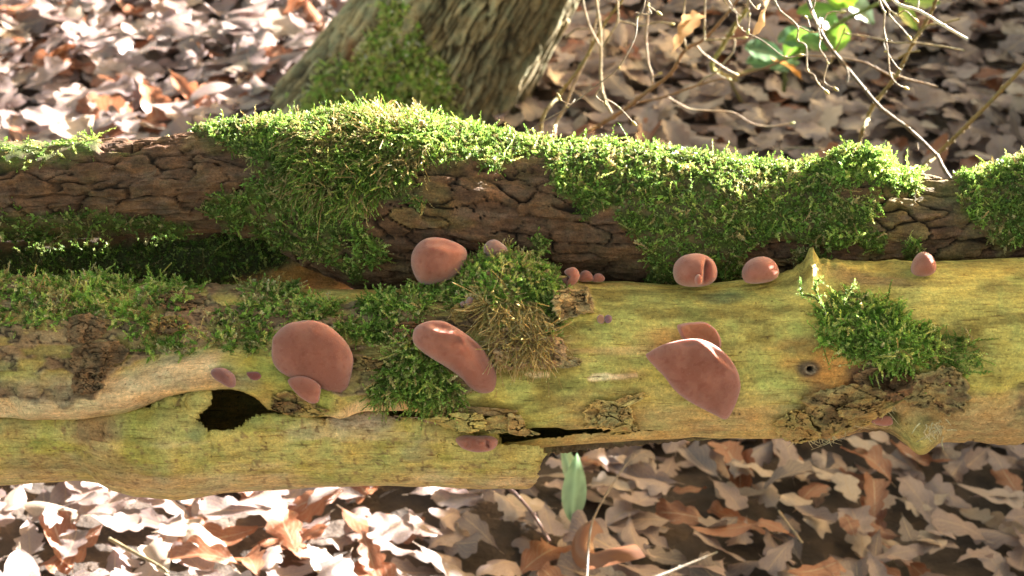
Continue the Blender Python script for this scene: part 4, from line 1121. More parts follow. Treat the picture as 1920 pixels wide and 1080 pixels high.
fungus([(1209, 667), (1216, 658), (1240, 645), (1270, 637), (1300, 634), (1325, 640), (1350, 655), (1371, 676), (1385, 700), (1391, 726), (1388, 747), (1380, 771), (1367, 790), (1345, 781), (1310, 763), (1285, 748), (1264, 730), (1245, 706), (1229, 690)],
       (1300, 690), .006, 'biggest ear of all, flat and pointed downward, on the open yellow wood', off=.009, tilt=(.10, .46),
       creases=[([(1300, 636), (1326, 655), (1346, 678), (1380, 700), (1388, 725)], .0022, 4), ([(1268, 640), (1282, 644), (1300, 641)], -.003, 4), ([(1330, 655), (1360, 672), (1384, 705)], -.0022, 8), ([(1225, 684), (1262, 722), (1300, 752)], .0012, 9)], seed=19, wob=.6, hue=.93, power=5)
fungus([(396, 697), (404, 690), (420, 690), (433, 697), (441, 708), (440, 724), (430, 727), (414, 718), (401, 708)], (420, 706), .006, 'small dark plum ear on the pale swelling just above the dark hole', off=.005, tilt=(.1, .2), seed=20, nr=18, nt_=64, tone=(.20, .085, .075), creases=[([(420, 692), (432, 704), (436, 714)], .002, 4)])
fungus([(462, 700), (470, 697), (484, 698), (490, 706), (482, 713), (470, 711)], (477, 705), .003, 'tiny dark red ear between the plum ear and the large rounded ear', off=.001, seed=21, nr=14, nt_=44, tone=(.17, .055, .05))
fungus([(855, 822), (870, 816), (893, 817), (918, 817), (932, 824), (931, 836), (919, 845), (893, 848), (870, 842), (858, 832)], (893, 812), .009, 'wrinkled kidney-shaped ear growing from the crack under the log', off=.006, tilt=(0, .1), seed=22,
       creases=[([(880, 822), (878, 832), (874, 838)], -.0018, 4), ([(912, 822), (914, 832), (918, 840)], -.0045, 4), ([(895, 820), (900, 828), (912, 826)], .0025, 5)], hue=.95)
fungus([(1634, 791), (1643, 781), (1658, 779), (1670, 782), (1674, 794), (1662, 799), (1646, 797)], (1655, 788), .004, 'small flat pink ear beneath the torn fibres at the knotty end', off=.010, tilt=(0, .2), seed=23, nr=16, nt_=56)

# ------------------------------------------------------------------ the leaning oak
ox, oy = -0.165, 2.36
lean = np.array([0.50, 0.06, 0.865]); lean /= np.linalg.norm(lean)
side_ = np.cross(lean, [0, 1, 0]); side_ /= np.linalg.norm(side_)
fwd_ = np.cross(side_, lean)
sT = np.concatenate([np.linspace(-0.22, 0.80, 230), np.linspace(0.83, 4.6, 60)])
aT = np.linspace(-math.pi, math.pi, 320, endpoint=False)
ST, AT = np.meshgrid(sT, aT, indexing='ij')
rT = 0.146 * (1 - 0.055 * np.clip(ST, 0, 9)) + 0.045 * np.exp(-np.clip(ST + 0.1, 0, 9) / 0.16)
rT = rT * (1 + 0.05 * np.sin(2 * AT + 0.7) + 0.05 * np.sin(3 * AT - ST * 1.2) * np.exp(-ST * .8))
rT = rT + 0.05 * np.exp(-np.clip(ST + .2, 0, 9) / 0.16) * np.clip(-np.cos(AT), 0, 1) ** 3   # root flare
tw = AT * 0.15 / 0.015 + ST * 2.0 + 0.9 * fbm(AT * 4, ST * 9, seed=609, oc=3)
wv = fbm(AT * 5, ST * 7, seed=601, oc=3)
f1, f2, cid = cells(tw + 0.8 * wv, ST / 0.19 + 1.3 * fbm(AT * 9, ST * 10, seed=602, oc=3), seed=61)
# seamless enough: the seam lies on the far side
rg = sstep(0.02, 0.30, f2 - f1)
hvT = _hash(cid, cid * 0, cid * 0, 4)
dT = 0.0120 * (rg - 1) + 0.004 * (hvT - .5) * rg + 0.003 * fbm(AT * 16, ST * 26, seed=603, oc=3)
axisx = ST[..., None] * lean + np.array([ox, oy, 0])
rad_ = np.cos(AT)[..., None] * side_ + np.sin(AT)[..., None] * (-fwd_)
tv = axisx + (rT + dT)[..., None] * rad_
nz1 = fbm(AT * 3, ST * 5, seed=604, oc=4); nz2 = fbm(AT * 22, ST * 30, seed=605, oc=3)
c = lerp(np.broadcast_to(np.array([0.18, 0.155, 0.09]), ST.shape + (3,)), (0.37, 0.335, 0.205), sstep(0.2, .8, hvT + .4 * nz2))
c = lerp(c, (0.14, 0.115, 0.07), .7 * sstep(.3, -.7, np.cos(AT) + .3 * nz1))  # flank away from the sun darkened in the colour
c = lerp(c, (0.035, 0.028, 0.02), .95 * sstep(0.26, 0.05, f2 - f1))
tx, ty, _ = proj(tv)
tm = sstep(4, -14, sd_poly(tx, ty, [(520, 330), (540, 240), (575, 180), (630, 130), (680, 95), (705, 40), (735, 20), (790, 90), (830, 130), (850, 190), (900, 250), (910, 330)]) + 62 * fbm(AT * 6, ST * 10, seed=606, oc=4)) * (np.sin(AT) > -0.2)
c = lerp(c, (0.06, 0.065, 0.016), .85 * tm)
c = lerp(c, (0.22, 0.10, 0.05), .7 * sstep(1.1, .4, np.hypot((tx - 655) / 14, (ty - 95) / 34)))
tl = np.array([ox, oy, 0])
oak = thing('oak_tree', 'leaning tree trunk with furrowed pale grey-green bark, mossy at the foot', 'tree', tl)
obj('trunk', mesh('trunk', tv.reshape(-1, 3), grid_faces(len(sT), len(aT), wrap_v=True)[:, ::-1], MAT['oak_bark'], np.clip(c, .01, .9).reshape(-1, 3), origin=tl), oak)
top = tl + lean * 4.55
for dx, dy, dz in ((1.2, .3, 2.0), (-.9, .6, 1.9), (.2, -.8, 1.7), (1.6, 1.0, .9)):
    v, f = tube([top - lean * .3, top + np.array([dx, dy, dz]) * .5, top + np.array([dx * 1.3, dy * 1.1, dz])], [.10, .06, .02], sides=9, n=16, bump=.15)
    obj('limb', mesh('limb', v, f, MAT['oak_bark'], np.broadcast_to([.18, .16, .09], v.shape), origin=tl), oak)
moss('moss_mat', 'soft dark green moss climbing the foot of the leaning trunk', (tv, tm, tx, ty, AT, -normals_grid(tv.reshape(-1, 3), len(sT), len(aT))), lambda px, py, ph: (py < 330) & (py > -60), 9000, L=(0.010, 0.020), nleaf=11, leaf=(0.004, 0.0065), dry=0.16, bright=2.4, thr=.1)

# ------------------------------------------------------------------ fallen leaves
def leaf_mesh(name, kind, seed, rnd, nst=17, nac=5):
    r = np.random.default_rng(seed)
    t = np.linspace(0, 1, nst)
    half = nac // 2
    if kind == 'oak':
        env = (t ** 0.85) * (1 - t) ** 0.42; env = env / env.max() * r.uniform(.25, .33)
        nl = r.uniform(3.0, 4.3)
        lob = lambda ph: 0.56 + 0.44 * np.abs(np.cos(math.pi * (nl * t ** 0.92 + ph))) ** 0.8
        wl, wr = env * lob(r.uniform(0, .3)), env * lob(r.uniform(.0, .3))
        lobs = 0.06
    else:
        env = np.sin(math.pi * t ** 0.85) ** 0.8 * r.uniform(.16, .24)
        wl, wr = env * (1 + .03 * np.cos(t * 60)), env * (1 + .03 * np.cos(t * 57))
        lobs = 0.03
    wl[0] = wr[0] = wl[-1] = wr[-1] = 0.004
    a = np.linspace(-1, 1, nac)
    W = np.where(a[None] < 0, wl[:, None], wr[:, None]) * a[None]
    Y = t[:, None] - 0.5 + lobs * np.abs(a)[None] * (env / env.max())[:, None] * 2
    fold, bend, wave, twist = r.uniform(-.1, .5), r.normal(0, .65), r.uniform(.008, .035), r.normal(0, .4)
    curl = r.uniform(-1.2, 2.0) if r.random() < .35 else r.uniform(-.4, .6)
    # across: roll the blade about its midrib
    k = curl * 2.2
    th = k * W
    Xr = np.where(np.abs(k) > 1e-3, np.sin(th) / (k if abs(k) > 1e-3 else 1), W)
    Zr = np.where(np.abs(k) > 1e-3, (1 - np.cos(th)) / (k if abs(k) > 1e-3 else 1), 0) + fold * np.abs(W) * .6
    Zr = Zr + wave * np.sin(t[:, None] * r.uniform(8, 16) + a[None] * 2 + r.uniform(0, 6)) * np.abs(a)[None]
    tw = twist * (t[:, None] - .5)
    X2, Z2 = Xr * np.cos(tw) - Zr * np.sin(tw), Xr * np.sin(tw) + Zr * np.cos(tw)
    ph = bend * Y
    rb = 1 / bend if abs(bend) > 1e-3 else 1e3
    Yb, Zb = np.sin(ph) * (rb - Z2), rb - np.cos(ph) * (rb - Z2)
    v = np.stack([X2, Yb, Zb], -1).reshape(-1, 3)
    v[:, 2] -= v[:, 2].mean()
    uv = np.stack([np.broadcast_to(a * .5 + .5, W.shape), np.broadcast_to(t[:, None], W.shape)], -1).reshape(-1, 2)
    f = grid_faces(nst, nac)
    # leaf stalk
    y0 = v[half]
    st = np.array([y0 + [-.006, 0, 0], y0 + [.006, 0, 0], y0 + [.004, -.13, -.02], y0 + [-.004, -.13, -.02]])
    n = len(v)
    v = np.vstack([v, st]); f = np.vstack([f, [[n, n + 1, n + 2, n + 3]]])
    uv = np.vstack([uv, [[.5, 0], [.5, 0], [.5, 0], [.5, 0]]])
    return v, f, uv, rnd

VAR = [leaf_mesh('leaf', 'oak' if i % 10 else 'plain', 40 + i, (i * 0.381966) % 1) for i in range(30)]
LME = [mesh('leaf', v, f, MAT['dead_leaf'], uv=uv, extra={'rnd': np.full(len(v), r_)}) for v, f, uv, r_ in VAR]
VLO = []
for i in range(14):
    v, f, uv, r_ = leaf_mesh('leaf', 'oak' if i % 6 else 'plain', 40 + i, .3, nst=12, nac=3)
    VLO.append((v, f, uv))

def rot(yaw, pitch, roll):
    return (Matrix.Rotation(yaw, 3, 'Z') @ Matrix.Rotation(pitch, 3, 'X') @ Matrix.Rotation(roll, 3, 'Y'))

cand = []
gs = 0.0325
for yy in np.arange(0.85, 5.2, gs):
    for xx in np.arange(-2.6, 2.6, gs):
        x_, y_ = xx + rng.uniform(-.03, .03), yy + rng.uniform(-.03, .03)
        if math.hypot(x_ - ox, y_ - oy) < .17:
            continue
        cand.append((x_, y_, ground_z(x_, y_) + rng.uniform(0.0, 0.035)))
cand = np.array(cand)
cx_, cy_, cd_ = proj(cand)
inview = (cx_ > -60) & (cx_ < 1980) & (cy_ > -40) & (cy_ < 1130)
open_ = inview & ((cy_ < rear.top(np.clip(cx_, 0, 1920)) - 6) | (cy_ > np.where(cx_ < 1015, 880, front.bot(np.clip(cx_, 0, 1920)))))
open_ &= ~((cy_ < 300) & (cx_ > 530) & (cx_ < 900) & (np.abs(cand[:, 1] - oy) < .5) & (cy_ > 40) & (cx_ > 560 + (220 - cy_) * .6))
top_n = 300
score = np.where(open_, 1 / cd_ + (cand[:, 2] - ground_z(cand[:, 0], cand[:, 1])) * 6 + rng.uniform(0, .10, len(cand)), -9)
order = np.argsort(-score)
chosen = set(order[:top_n].tolist())
bulk_v, bulk_f, bulk_uv, bulk_r = [], [], [], []
nb = 0
for i, (x_, y_, z_) in enumerate(cand):
    sc = rng.uniform(.044, .074) * (1 + .42 * float(sstep(1.6, 2.3, y_)))
    lit = i in chosen
    M3 = rot(rng.uniform(0, 6.283), rng.normal(0, .22), rng.normal(0, .22))
    gxs, gys = (bank(x_ + .05, y_) - bank(x_ - .05, y_)) / .1, (bank(x_, y_ + .05) - bank(x_, y_ - .05)) / .1
    M3 = Vector((0, 0, 1)).rotation_difference(Vector((-gxs, -gys, 1))).to_matrix() @ M3
    if rng.random() < .5:
        M3 = M3 @ Matrix.Rotation(math.pi, 3, 'Y')
    if lit:
        k = rng.integers(0, len(LME))
        o = bpy.data.objects.new('leaf', LME[k])
        COL.objects.link(o)
        o.parent = ground
        o.matrix_local = Matrix.Translation((x_, y_, z_ + .012)) @ M3.to_4x4() @ Matrix.Scale(sc, 4)
    else:
        if not inview[i] and rng.random() < .68:
            continue
        if open_[i]:
            v, f, uv, _ = VAR[rng.integers(0, len(VAR))]
        else:
            v, f, uv = VLO[rng.integers(0, len(VLO))]
        w = (v * sc) @ np.array(M3).T + np.array([x_, y_, z_ + .004])
        bulk_v.append(w); bulk_f.append(f + nb); bulk_uv.append(uv); bulk_r.append(np.full(len(v), rng.random()))
        nb += len(v)
obj('leaf_litter', mesh('leaf_litter', np.vstack(bulk_v), np.vstack(bulk_f), MAT['dead_leaf'], uv=np.vstack(bulk_uv), extra={'rnd': np.concatenate(bulk_r)}), ground, kind='stuff')
print('plates', n_plate, 'leaves', len(cand), 'bulk verts', nb)

# ------------------------------------------------------------------ bare shrubs: hanging twigs, saplings, bramble
ZA = lambda pts: [(980 + a / 3.375, b / 3.375) for a, b in pts]
ZB = lambda pts: [(1370 + a / 3.375, b / 3.375) for a, b in pts]
PALE, GREY, OLV, BRN = (0.36, 0.29, 0.19), (0.29, 0.25, 0.18), (0.26, 0.21, 0.075), (0.26, 0.155, 0.075)
def px3(pts, d0, d1):
    pts = np.asarray(pts, float)
    d = np.linspace(d0, d1, len(pts))
    return P(pts[:, 0], pts[:, 1], d)
def twig(parent, pts3, w0, w1, tone, name='twig', seed=0, knots=True):
    """w: widths in metres"""
    pts3 = np.asarray(pts3)
    n = max(10, len(pts3) * 7)
    q = catmull(pts3, n)
    L = np.linalg.norm(np.diff(q, axis=0), axis=1).sum()
    v, f = tube(pts3, [w0 / 2, w1 / 2], sides=7, n=n, bump=.16, seed=seed)
    parts = [(v, f)]
    if knots:
        for s in np.arange(0.02, L, 0.028):
            i = min(n - 2, int(s / L * (n - 1)))
            w = (w0 + (w1 - w0) * i / n) / 2
            t = q[i + 1] - q[i]; t = t / np.linalg.norm(t)
            sd_ = np.cross(t, rng.normal(0, 1, 3)); sd_ /= np.linalg.norm(sd_)
            parts.append(tube([q[i] - t * w * 1.6, q[i] + sd_ * w * .45, q[i] + t * w * 1.8 + sd_ * w * 1.5], [w * .9, w * 1.1, w * .25], sides=6, n=7))
    v, f = join(parts)
    cc = np.broadcast_to(np.array(tone) * .68, v.shape) * rng.uniform(.85, 1.1)
    o = np.array(parent.location)
    return obj(name, mesh(name, v, f, MAT['twig'], cc, origin=o), parent)
def bud(parent, p, d, size, tone=(0.36, 0.33, 0.13)):
    d = np.asarray(d, float); d /= np.linalg.norm(d)
    v, f = tube([p - d * size * .3, p, p + d * size * .6, p + d * size], [size * .22, size * .36, size * .30, size * .05], sides=8, n=9)
    return obj('bud', mesh('bud', v, f, MAT['twig'], np.broadcast_to(np.array(tone), v.shape), origin=np.array(parent.location)), parent)
wpx = lambda w, d: .86 * w * d / F
down = -UP

# a) twigs hanging from a branch that passes above the frame
hx0 = P(1990, -260, 1.5)
hang = thing('hanging_branch', 'thin pale budded twigs hanging down in front of the dead leaves', 'branch', hx0)
main = [P(2500, -420, 1.75), P(1990, -260, 1.5), P(1700, -170, 1.38), P(1480, -140, 1.34), P(1250, -130, 1.28), P(1170, -150, 1.26)]
twig(hang, main, .011, .005, GREY, 'branch', 1)
def hang_twig(z, d, w0, w1, tone=PALE, up=(0, -130), buds=1, seed=0, top=True):
    pts = list(z)
    if top:
        a, b = pts[0], pts[1]
        k = (b[0] - a[0]) / max(12, b[1] - a[1])
        pts = [(a[0] - np.clip(k, -.6, .6) * 140, -138)] + pts
    q = px3(pts, d, d)
    q = q + rng.normal(0, .002, q.shape)
    twig(hang, q, wpx(w0, d), wpx(w1, d), tone, 'twig', seed)
    t = q[-1] - q[-2]
    if buds: bud(hang, q[-1], t, wpx(11, d))
    for p_ in q[2:-1:2]:
        bud(hang, p_, t + rng.normal(0, .012, 3), wpx(6.5, d))
hang_twig(ZA([(745, 0), (735, 80), (690, 250), (600, 430), (480, 550), (300, 690), (150, 775), (60, 845), (0, 880)]), 1.22, 3.4, 2.2, (0.33, 0.28, 0.22), buds=0, seed=1)
hang_twig(ZA([(750, 62), (790, 70), (830, 62), (850, 66)]), 1.22, 3, 2, PALE, top=False, seed=2)
hang_twig(ZA([(478, 555), (478, 590), (520, 630), (548, 650), (620, 690), (710, 760)]), 1.225, 3.2, 2.4, PALE, top=False, seed=3)
hang_twig(ZA([(345, 635), (300, 640), (262, 640), (242, 610)]), 1.225, 2.6, 2.0, PALE, top=False, seed=4)
hang_twig(ZA([(1280, 0), (1350, 80)]), 1.3, 2.6, 2.2, GREY, buds=0, seed=5)
hang_twig(ZB([(-30, 0), (0, 40), (50, 110), (110, 180), (220, 265), (330, 330), (430, 350)]), 1.3, 3.4, 2.4, (0.28, 0.22, 0.15), seed=6)
hang_twig(ZB([(100, 0), (104, 90), (110, 180)]), 1.3, 3.6, 3, PALE, seed=7)
hang_twig(ZB([(130, 0), (165, 25), (210, 36)]), 1.3, 3, 2.4, seed=8)
hang_twig(ZB([(260, 0), (330, 90), (400, 180), (445, 260), (470, 320), (490, 420), (515, 490), (560, 535), (600, 568)]), 1.28, 4.4, 3, seed=9)
hang_twig(ZB([(395, 172), (450, 178), (500, 178), (560, 145), (620, 110), (690, 70)]), 1.28, 4, 2.8, top=False, seed=10)
hang_twig(ZB([(525, 0), (513, 60), (520, 140), (555, 230), (570, 310), (600, 430), (620, 500), (665, 572)]), 1.27, 4.2, 2.6, seed=11)
hang_twig(ZB([(513, 135), (490, 125), (470, 100)]), 1.27, 3, 2.4, top=False, seed=12)
hang_twig(ZB([(940, 0), (965, 90), (985, 160), (978, 255), (990, 360), (1010, 460), (1050, 520), (1095, 572)]), 1.27, 4.6, 3, seed=13)
hang_twig(ZB([(985, 225), (1000, 280), (1015, 340), (1045, 400), (1075, 450)]), 1.275, 3.2, 2.6, GREY, top=False, buds=0, seed=14)
hang_twig(ZB([(950, 0), (1020, 100), (1080, 180), (1140, 250)]), 1.33, 4, 3.2, GREY, seed=15)
hang_twig(ZB([(955, 0), (1030, 45), (1080, 90), (1190, 128)]), 1.30, 3.6, 2.6, (0.33, 0.27, 0.12), seed=16)
# one twig whose sunlit white is put into its colour
tw_loc = P(1764, 45, 1.24)
whitened = thing('bare_twig', 'thick twig coloured white as if in full sun in the top corner above the bramble', 'twig', tw_loc)
twig(whitened, px3(ZB([(900, -120), (1030, 0), (1070, 30), (1180, 65), (1260, 105), (1330, 152), (1500, 250)]), 1.24, 1.22), wpx(8, 1.24), wpx(6, 1.24), (0.85, 0.80, 0.70), seed=17)
twig(whitened, px3(ZB([(1180, 60), (1188, 20), (1190, -60)]), 1.24, 1.24), wpx(4.5, 1.24), wpx(3, 1.24), (0.55, 0.5, 0.42), seed=18)

# b) brown-stemmed sapling rising from behind the mossy log
b0 = on_ground(1000, 330)
sap = thing('bare_sapling', 'brown-stemmed bare sapling slanting up from behind the mossy log, with thin pale side shoots', 'sapling', b0)
main = np.vstack([[b0], px3(ZA([(350, 870), (480, 795), (650, 690), (760, 600), (930, 470), (1030, 315), (1140, 255), (1240, 150), (1330, 40), (1420, -90)]), 1.85, 1.62)])
twig(sap, main, .0055, .0026, BRN, 'stem', 20)
def sap_twig(z, d0, d1, w0, w1, tone=PALE, b=True, seed=0):
    q = px3(z, d0, d1)
    twig(sap, q, wpx(w0, d0), wpx(w1, d1), tone, 'twig', seed)
    if b: bud(sap, q[-1], q[-1] - q[-2], wpx(9, d1))
sap_twig(ZA([(560, 715), (520, 630), (495, 520), (494, 350), (490, 180), (465, 0), (450, -130)]), 1.80, 1.68, 7, 5.5, (0.40, 0.34, 0.22), False, 21)
sap_twig(ZA([(485, 285), (450, 220), (415, 140), (380, 0), (365, -120)]), 1.73, 1.66, 5, 4, (0.36, 0.29, 0.2), False, 22)
sap_twig(ZA([(508, 295), (560, 210), (602, 130), (600, 0), (590, -130)]), 1.72, 1.68, 5, 4, (0.38, 0.32, 0.2), False, 23)
sap_twig(ZA([(602, 132), (690, 150), (740, 165), (860, 140), (940, 152)]), 1.72, 1.72, 4, 3, (0.26, 0.2, 0.10), True, 24)
sap_twig(ZA([(822, 525), (815, 460), (795, 400), (780, 235), (792, 120), (795, 40)]), 1.74, 1.70, 5, 5, (0.36, 0.27, 0.18), True, 25)
sap_twig(ZA([(815, 490), (845, 475), (868, 466)]), 1.74, 1.73, 4, 4, PALE, True, 26)
sap_twig(ZA([(730, 650), (820, 632), (900, 612), (1010, 575), (1110, 540), (1230, 505), (1340, 488), (1530, 430), (1700, 360)]), 1.80, 1.78, 5.5, 4, BRN, False, 27)
sap_twig(ZA([(915, 612), (980, 650), (1060, 690), (1180, 700), (1330, 712), (1450, 780), (1560, 800), (1700, 780)]), 1.80, 1.84, 4, 3, (0.30, 0.21, 0.12), True, 28)
sap_twig(ZA([(1150, 245), (1150, 120), (1155, 0), (1170, -120)]), 1.66, 1.62, 5, 4, (0.40, 0.33, 0.2), False, 29)
sap_twig(ZA([(1035, 315), (1020, 240), (1015, 180), (1020, 60), (1040, -60)]), 1.68, 1.64, 5, 4, (0.40, 0.33, 0.2), False, 30)
sap_twig(ZA([(1105, 535), (1160, 490), (1222, 460), (1290, 380), (1330, 330), (1345, 250)]), 1.78, 1.74, 5, 4, (0.42, 0.37, 0.26), False, 31)
sap_twig(ZA([(1222, 462), (1270, 490), (1300, 500)]), 1.77, 1.77, 4, 3, (0.42, 0.37, 0.26), True, 32)
sap_twig(ZA([(1100, 290), (1150, 345), (1230, 400), (1290, 440), (1350, 470)]), 1.68, 1.72, 5, 4, (0.33, 0.24, 0.15), True, 33)
sap_twig(ZA([(1150, 255), (1260, 250), (1400, 240)]), 1.66, 1.66, 3.6, 3, (0.30, 0.24, 0.1), True, 34)
sap_twig(ZB([(740, 215), (850, 230), (950, 250), (1050, 272), (1150, 270), (1330, 292), (1480, 320)][::-1]), 1.6, 1.6, 4, 3, (0.30, 0.24, 0.11), True, 35)
sap_twig(ZB([(720, 190), (690, 260), (660, 330), (630, 400)][::-1]), 1.7, 1.66, 4.5, 4, (0.33, 0.28, 0.13), True, 36)

# c) two olive stems close to the leaning trunk
c0 = on_ground(1020, 300)
ol = thing('bare_sapling', 'pair of olive-yellow stems crossing behind the mossy log near the leaning trunk', 'sapling', c0)
twig(ol, np.vstack([[c0], px3(ZA([(120, 765), (240, 590), (380, 400), (500, 180), (630, 0), (720, -130)]), 1.95, 1.75)]), .0046, .0028, OLV, 'stem', 40)
twig(ol, np.vstack([[on_ground(1040, 310)], px3(ZA([(200, 900), (212, 780), (262, 690), (330, 520), (420, 330), (440, 230), (470, 100), (480, -100)]), 1.95, 1.8)]), .0038, .0022, (0.33, 0.25, 0.15), 'stem', 41)
twig(ol, px3(ZA([(270, 240), (340, 185), (440, 185), (500, 190)]), 1.85, 1.82), .002, .0016, (0.28, 0.2, 0.1), 'twig', 42)
# d) stout grey branch slanting down to the moss cushion's far side
g0 = P(1780, 330, 1.42)
gb = thing('fallen_branch', 'stout grey-brown knobbly branch slanting down behind the moss cushion', 'branch', g0)
twig(gb, px3(ZB([(470, -150), (490, 0), (540, 130), (610, 270), (720, 410), (860, 580), (960, 690), (1130, 820), (1300, 980), (1345, 1060), (1480, 1260)]), 1.50, 1.42), wpx(8.5, 1.45), wpx(7, 1.45), (0.17, 0.135, 0.09), 'stem', 50)
for z in ([(730, 420), (745, 470), (740, 520)], [(860, 580), (870, 560)], [(1130, 820), (1120, 800)], [(1180, 905), (1185, 945)]):
    twig(gb, px3(ZB(z), 1.45, 1.45), wpx(4, 1.45), wpx(3, 1.45), GREY, 'spur', 51, knots=False)
# e) olive stem and its companion crossing it
e0 = on_ground(1600, 330)
oe = thing('bare_sapling', 'olive stem crossing under the stout grey branch beside the moss cushion', 'sapling', e0)
twig(oe, np.vstack([[e0], px3(ZB([(820, 880), (870, 740), (930, 630), (1050, 470), (1160, 260), (1240, 130), (1300, 0), (1350, -130)]), 1.72, 1.52)]), .0042, .0032, (0.30, 0.24, 0.10), 'stem', 55)
twig(oe, px3(ZB([(1030, 490), (900, 420), (830, 390), (640, 360), (470, 350)]), 1.66, 1.66), .0024, .0018, (0.30, 0.2, 0.11), 'twig', 56)
twig(oe, px3(ZB([(1000, 460), (1130, 505), (1220, 525), (1310, 550)]), 1.64, 1.64), .0024, .0018, (0.30, 0.2, 0.11), 'twig', 57)
twig(oe, px3(ZB([(1160, 255), (1240, 165), (1330, 150), (1450, 120)]), 1.58, 1.58), .002, .0018, OLV, 'twig', 58)
twig(oe, px3(ZB([(1060, 370), (1120, 335), (1200, 322)]), 1.6, 1.6), .002, .0018, OLV, 'twig', 59)
f0 = on_ground(1725, 330)
ok_ = thing('bare_stick', 'smooth yellow-olive stick leaning out of the litter past the moss cushion', 'stick', f0)
twig(ok_, np.vstack([[f0], px3(ZB([(1190, 1090), (1330, 955), (1500, 790), (1800, 480), (2300, -60)]), 1.75, 1.5)]), .0045, .0038, (0.34, 0.27, 0.12), 'stem', 60)

# f) bramble with green leaves
def blade_leaf(parent, p, d, up, L, w, tone, name='leaf', seed=0, serr=0.0, cup=.25):
    d = np.asarray(d, float); d /= np.linalg.norm(d)
    s_ = np.cross(d, up); s_ /= np.linalg.norm(s_); n = np.cross(s_, d)
    t = np.linspace(0, 1, 13)[:, None]; a = np.linspace(-1, 1, 7)[None]
    wd = w * np.sin(math.pi * np.clip(t, .01, .99) ** .8) ** .85 * (1 + serr * np.cos(t * 50))
    z = cup * w * np.abs(a) ** 1.4 - .35 * L * t ** 2 * .5 + .05 * w * np.sin(t * 20) * np.abs(a)
    v = np.asarray(p) + (t * L)[..., None] * d + (wd * a)[..., None] * s_ + (z * np.ones_like(a))[..., None] * n
    c = np.broadcast_to(np.array(tone), v.shape) * (1 + .35 * fbm(t * 6 + 0 * a, a * 3 + 0 * t, seed=seed, oc=2))[..., None]
    c = lerp(c, np.array(tone) * 1.9 + .02, .7 * (np.abs(a) < .1) * np.ones_like(t))
    o = np.array(parent.location)
    return obj(name, mesh(name, v.reshape(-1, 3), grid_faces(13, 7), MAT['green_leaf'], np.clip(c, .01, .8).reshape(-1, 3), origin=o), parent)
br0 = on_ground(1500, 110)
brm = thing('bramble_plant', 'low bramble with a green arching stem and bright and dull green leaves', 'plant', br0)
twig(brm, np.vstack([[on_ground(1470, 170)], px3(ZB([(360, 420), (480, 320), (590, 220), (700, 140), (800, 88), (900, 40), (1000, 0), (1150, -70)]), 2.35, 2.1)]), .007, .005, (0.25, 0.33, 0.09), 'stem', 70)
twig(brm, np.vstack([[on_ground(1390, 190)], px3(ZB([(0, 500), (100, 455), (200, 420), (280, 390), (350, 370)]), 2.4, 2.4)]), .005, .004, (0.30, 0.26, 0.10), 'stem', 71)
twig(brm, np.vstack([[on_ground(1380, 150)], px3(ZA([(1200, 430), (1260, 300), (1310, 220), (1350, 150), (1420, 60)]), 2.3, 2.1)]), .006, .005, (0.36, 0.33, 0.09), 'stem', 72)
LF = [((660, 60), (20, -60), .055, .030, (0.25, 0.42, 0.03)), ((640, 20), (60, -30), .05, .025, (0.22, 0.38, 0.03)), ((420, 90), (110, -10), .075, .022, (0.13, 0.26, 0.03)), ((560, 80), (40, 70), .05, .02, (0.10, 0.22, 0.05)),
      ((700, 150), (-10, 90), .05, .02, (0.17, 0.32, 0.03)), ((490, 200), (-40, 70), .06, .022, (0.16, 0.30, 0.04)), ((740, 0), (40, 60), .06, .024, (0.20, 0.27, 0.17)), ((300, 270), (80, -20), .07, .028, (0.10, 0.19, 0.09)),
      ((90, 310), (80, 30), .07, .028, (0.08, 0.16, 0.07)), ((100, 400), (90, 5), .05, .02, (0.13, 0.22, 0.10)), ((250, 440), (60, -20), .05, .018, (0.13, 0.21, 0.08)), ((1060, 40), (30, 60), .05, .018, (0.26, 0.38, 0.05)),
      ((1100, 10), (90, 10), .06, .022, (0.22, 0.34, 0.05)), ((440, 250), (60, 40), .05, .02, (0.10, 0.22, 0.04))]
for i, ((a, b), (da, db), L, w, tone) in enumerate(LF):
    p_ = P(*ZB([(a, b)])[0], 2.30 - .0006 * (a % 90))
    blade_leaf(brm, p_, RT * da - UP * db * .6 + np.array([0, 0, .12 * abs(da)]), np.array([0, -.3, 1.0]), L * .85, w * .8, tone, seed=i, serr=.05)

# g) withered leaves caught on the twigs
def hung_leaf(px_, py_, d, L, yaw, pitch, roll, rnd, label, k):
    v, f, uv, _ = leaf_mesh('withered_leaf', 'oak', 900 + k, rnd)
    o = obj('withered_leaf', mesh('withered_leaf', v * L, f, MAT['green_leaf'], np.broadcast_to(rnd, v.shape)))
    o.location = P(px_, py_, d)
    o.rotation_euler = (pitch, roll, yaw)
    o['label'], o['category'], o['group'] = label, 'leaf', 'withered leaves hanging on twigs'
hung_leaf(1285, 58, 1.60, .046, .5, R(100), R(30), (.42, .26, .13), 'curled orange and cream dead leaf hanging from the brown sapling', 1)
hung_leaf(1428, 34, 1.35, .042, 1.2, R(95), R(60), (.40, .29, .17), 'small shrivelled tan leaf hanging between the pale twigs', 2)
hung_leaf(1480, 128, 2.2, .056, 2.0, R(40), R(20), (.52, .25, .07), 'bright orange crumpled leaf lying over the bramble', 3)

